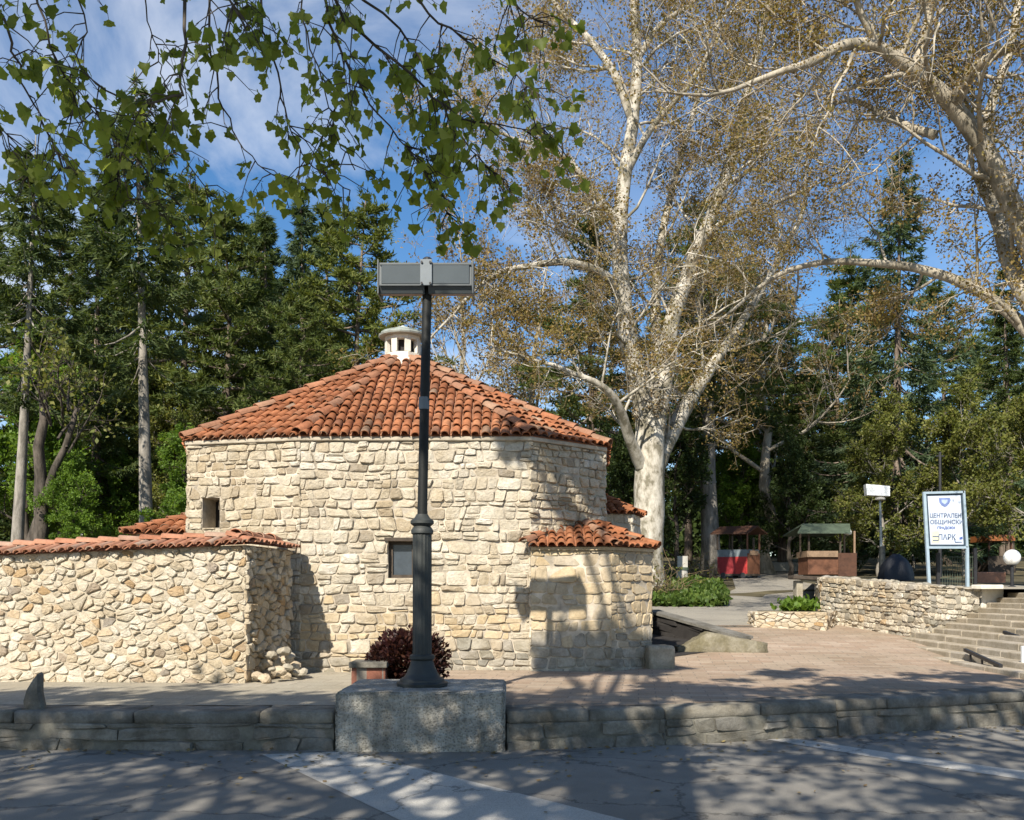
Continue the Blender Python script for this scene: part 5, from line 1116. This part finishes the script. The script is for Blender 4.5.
for v_ in (.79,.86):
    m = MB(); m.add([bil(.14,v_,-.008), bil(.14,v_+.022,-.008), bil(.29,v_+.022,-.008), bil(.29,v_,-.008)], [(0,1,2,3)]); m.build('printed_bar', GREYINK, ps)
m = MB(); m.add([bil(.82,.82,-.008), bil(.82,.86,-.008), bil(.90,.85,-.008), bil(.90,.80,-.008)], [(0,1,2,3)]); m.build('printed_mark', BLUEINK, ps)
m = MB(); m.add([bil(.68,.84,-.008), bil(.70,.92,-.008), bil(.88,.91,-.008), bil(.88,.895,-.008), bil(.72,.895,-.008), bil(.70,.83,-.008)], [(0,1,2,3,4,5)]); m.build('printed_mark', GREYINK, ps)

# ---------------------------------------------------------------- other things on the terrace
PY = 30; pz0 = Tt(0,PY); t = thing('lamp_post', 'small grey street lamp with a white box head behind the stone wall', 'street lamp', (gx(882,PY),PY,pz0))
tp_ = at(880,500,PY); m = MB(); m.tube([(gx(882,PY),PY,pz0-.1), tp_], [.05,.035], 10); m.build('pole', GREYP, t); m = MB(); m.lathe((gx(882,PY),PY,pz0), [(.16,0),(.16,.06),(.10,.12),(.10,1.0),(.11,1.05),(.05,1.1)], 14); m.build('base', IRONG, t)
m = MB(); a_, b_, c_, d_ = at(866,484,PY), at(890,486,PY), at(890,496,PY), at(867,495,PY); m.add([a_,b_,c_,d_]+[p+Vector((.05,.35,0)) for p in (a_,b_,c_,d_)], [(3,2,1,0),(4,5,6,7),(0,1,5,4),(1,2,6,5),(2,3,7,6),(3,0,4,7)]); m.build('lamp_head', WHITE, t)
m = MB(); m.lathe(tuple(tp_+Vector((0,0,-.02))), [(.06,0),(.16,.03),(.16,.09),(.05,.12)], 12); m.build('collar', CONC, t)
GYl = 20; c_ = at(1012,557.5,GYl); t = thing('globe_lamp', 'white globe lamp on a short dark post at the top of the steps', 'garden lamp', (c_.x,GYl,Tt(0,GYl)))
bm = bmesh.new(); bmesh.ops.create_uvsphere(bm, u_segments=24, v_segments=16, radius=.178); me = bpy.data.meshes.new('globe'); bm.to_mesh(me); bm.free(); me.materials.append(OPAL); me.polygons.foreach_set('use_smooth',[True]*len(me.polygons)); me.transform(Matrix.Translation(c_)); link('globe', me, t)
m = MB(); m.lathe((c_.x,GYl,Tt(0,GYl)-.05), [(.09,0),(.09,.05),(.035,.08),(.035,c_.z-Tt(0,GYl)-.14),(.09,c_.z-Tt(0,GYl)-.12),(.09,c_.z-Tt(0,GYl)-.09)], 12); m.build('post', BLACKIRON, t)
# draped thing
m = MB(); tx, ty = gx(896,27), 27; tz = Tt(0,27); rg = random.Random(12); prof = [(.46,0),(.45,.2),(.40,.42),(.28,.64),(.08,.80)]
for r_, z_ in prof:
    for k in range(20): a_ = 2*math.pi*k/20; q = 1+.13*math.sin(5*a_+1+z_)*(1-.6*z_); m.v.append((tx+r_*q*math.cos(a_)*1.1, ty+r_*q*math.sin(a_)*.8, tz+z_+rg.uniform(-.01,.01)))
for i in range(4):
    for k in range(20): m.f.append((i*20+k,i*20+(k+1)%20,(i+1)*20+(k+1)%20,(i+1)*20+k)); m.m.append(0)
m.f.append(tuple(80+k for k in range(20))); m.m.append(0); tag(m.build('covered_stack', NAVY, smooth=True), 'something draped in a dark navy tarpaulin beside the white-headed lamp', 'tarpaulin')
# dark wire fence behind the billboard
FY = 20.6; t = thing('fence', 'dark wire fence with one stout post beside the billboard', 'fence', (gx(955,FY),FY,Tt(0,FY)))
for px_ in (938,975): m = MB(); m.bar((gx(px_,FY),FY,Tt(0,FY)-.05), at(px_,553 if px_ < 960 else 548,FY), .07); m.build('post', BLACKIRON, t)
m = MB()
for k in range(14): q = gx(940+2.5*k,FY); m.bar((q,FY,Tt(0,FY)), (q,FY,at(0,556,FY).z), .008)
for py_ in (557,568,578): m.bar((gx(938,FY),FY,at(0,py_,FY).z), (gx(975,FY),FY,at(0,py_,FY).z), .012)
m.build('wire_mesh', GREENRF, t)
t = thing('utility_pole', 'tall thin dark pole standing behind the billboard', 'pole', (gx(940,34),34,Tt(0,34)))
m = MB(); m.tube([(gx(940,34),34,Tt(0,34)-.2), at(940,452,34)], [.075,.05], 8); m.build('shaft', BLACKIRON, t); m = MB(); m.bar(at(936,456,34), at(944,456,34), .05); m.build('crossbar', BLACKIRON, t)
oy = 44; t = thing('orange_kiosk', 'orange kiosk half hidden by trees at the right edge', 'kiosk', (gx(1000,oy),oy,Tt(0,oy)))
m = MB(); m.box((gx(988,oy),oy,Tt(0,oy)), (gx(1012,oy),oy+1.5,at(0,556,oy).z)); m.build('counter_wall', WOODD, t); m = MB(); m.box((gx(987,oy),oy-.2,at(0,541,oy).z), (gx(1013,oy),oy+1.6,at(0,535,oy).z)); m.build('awning', ORANGE, t)
for px_ in (989,1011): m = MB(); m.bar((gx(px_,oy),oy,at(0,556,oy).z), (gx(px_,oy),oy,at(0,541,oy).z), .08); m.build('post', WOODB, t)
m = MB(); my = 24; m.box((gx(978,my),my,Tt(0,my)-.05), (gx(1006,my),my+.5,at(0,572,my).z)); tag(m.build('brick_planter', m_plain('terracotta_brick', (.34,.16,.09), .85), bevel=.02), 'low terracotta brick planter beside the globe lamp', 'planter')
m = MB(); my = 47; m.box((gx(700,my),my,T(0,my)-.2), (gx(800,my),my+.3,T(0,my)+.45)); tag(m.build('low_wall', CONC, bevel=.02), 'low pale wall running behind the two stalls', 'low wall')
# white pavilion far behind the yard wall
wy = 58; t = thing('white_pavilion', 'white walled pavilion seen far off through the trunks above the yard wall', 'building', (gx(110,wy),wy,T(0,wy)))
m = MB(); m.box((gx(80,wy),wy,T(0,wy)-.3), (gx(150,wy),wy+3,at(0,527,wy).z)); m.build('wall', WHITE, t); m = MB(); m.box((gx(77,wy),wy-.4,at(0,527,wy).z), (gx(153,wy),wy+3.4,at(0,522,wy).z)); m.build('roof', WOODD, t)
for px_ in (88,97,101,109,118,127,138): m = MB(); m.box((gx(px_,wy)-.13,wy-.35,T(0,wy)-.3), (gx(px_,wy)+.13,wy-.1,at(0,527,wy).z)); m.build('post', WOODD, t)

# ---------------------------------------------------------------- brush at the foot of the plane, litter on the road
rg = random.Random(91)
for k, (px_, Y_, lab) in enumerate(((657,27.5,'dry twiggy bush at the foot of the big white plane tree'), (690,36,'dry twiggy bush behind the litter bin'))):
    x_ = gx(px_,Y_); z_ = T(x_,Y_); t = thing('bush', lab, 'bush', (x_,Y_,z_)); m = MB(); LP = []
    for q in range(46):
        a_ = rg.uniform(0,6.3); d_ = Vector((math.cos(a_)*.8, math.sin(a_)*.8, rg.uniform(.5,1.2))); grow(m, LP, (x_+rg.uniform(-.5,.5), Y_+rg.uniform(-.4,.4), z_-.05), d_, rg.uniform(.7,1.5), .014, 2, rg, (4,4,4), .0, .5, 2, .009, 3)
    link('stem', m.mesh('stem', [DARKB, TWIG], True), t); me = leaf_mesh(LP, 90+k, .10, .06, L_OLIVE, .08, 1); me.name = 'foliage'; link('foliage', me, t)
rs = np.random.RandomState(44); n = 900; X = rs.uniform(-8,9,n); K = np.array([KF(x) for x in X]); Yl = K - .03 - np.abs(rs.normal(size=n))**1.5*.9; ok = ~((X > -1.85) & (X < 0) & (Yl > 8.95)); X, Yl = X[ok], Yl[ok]
P = np.stack([X, Yl, rs.uniform(.008,.018,len(X))],1); D = rs.normal(size=P.shape)*np.array([1,1,.12]); D = unit(D); sd3 = unit(np.cross(D, np.array([0,0,1.0])+rs.normal(size=P.shape)*.25)); L_ = rs.uniform(.025,.07,(len(X),1)); out = np.empty((len(X),4,3))
out[:,0] = P; out[:,1] = P+D*L_*.5+sd3*L_*.35; out[:,2] = P+D*L_; out[:,3] = P+D*L_*.5-sd3*L_*.35; out[:,:,2] = np.maximum(out[:,:,2], .006)
o = link('leaf_litter', np_mesh('leaf_litter', out.reshape(-1,3), 4, m_leaf('dry_leaves', [(0,(.16,.10,.05)),(.5,(.24,.17,.08)),(1,(.34,.26,.14))], .1))); tag(o, 'scattered dry leaves along the foot of the kerb walls', 'leaf litter', kind='stuff')
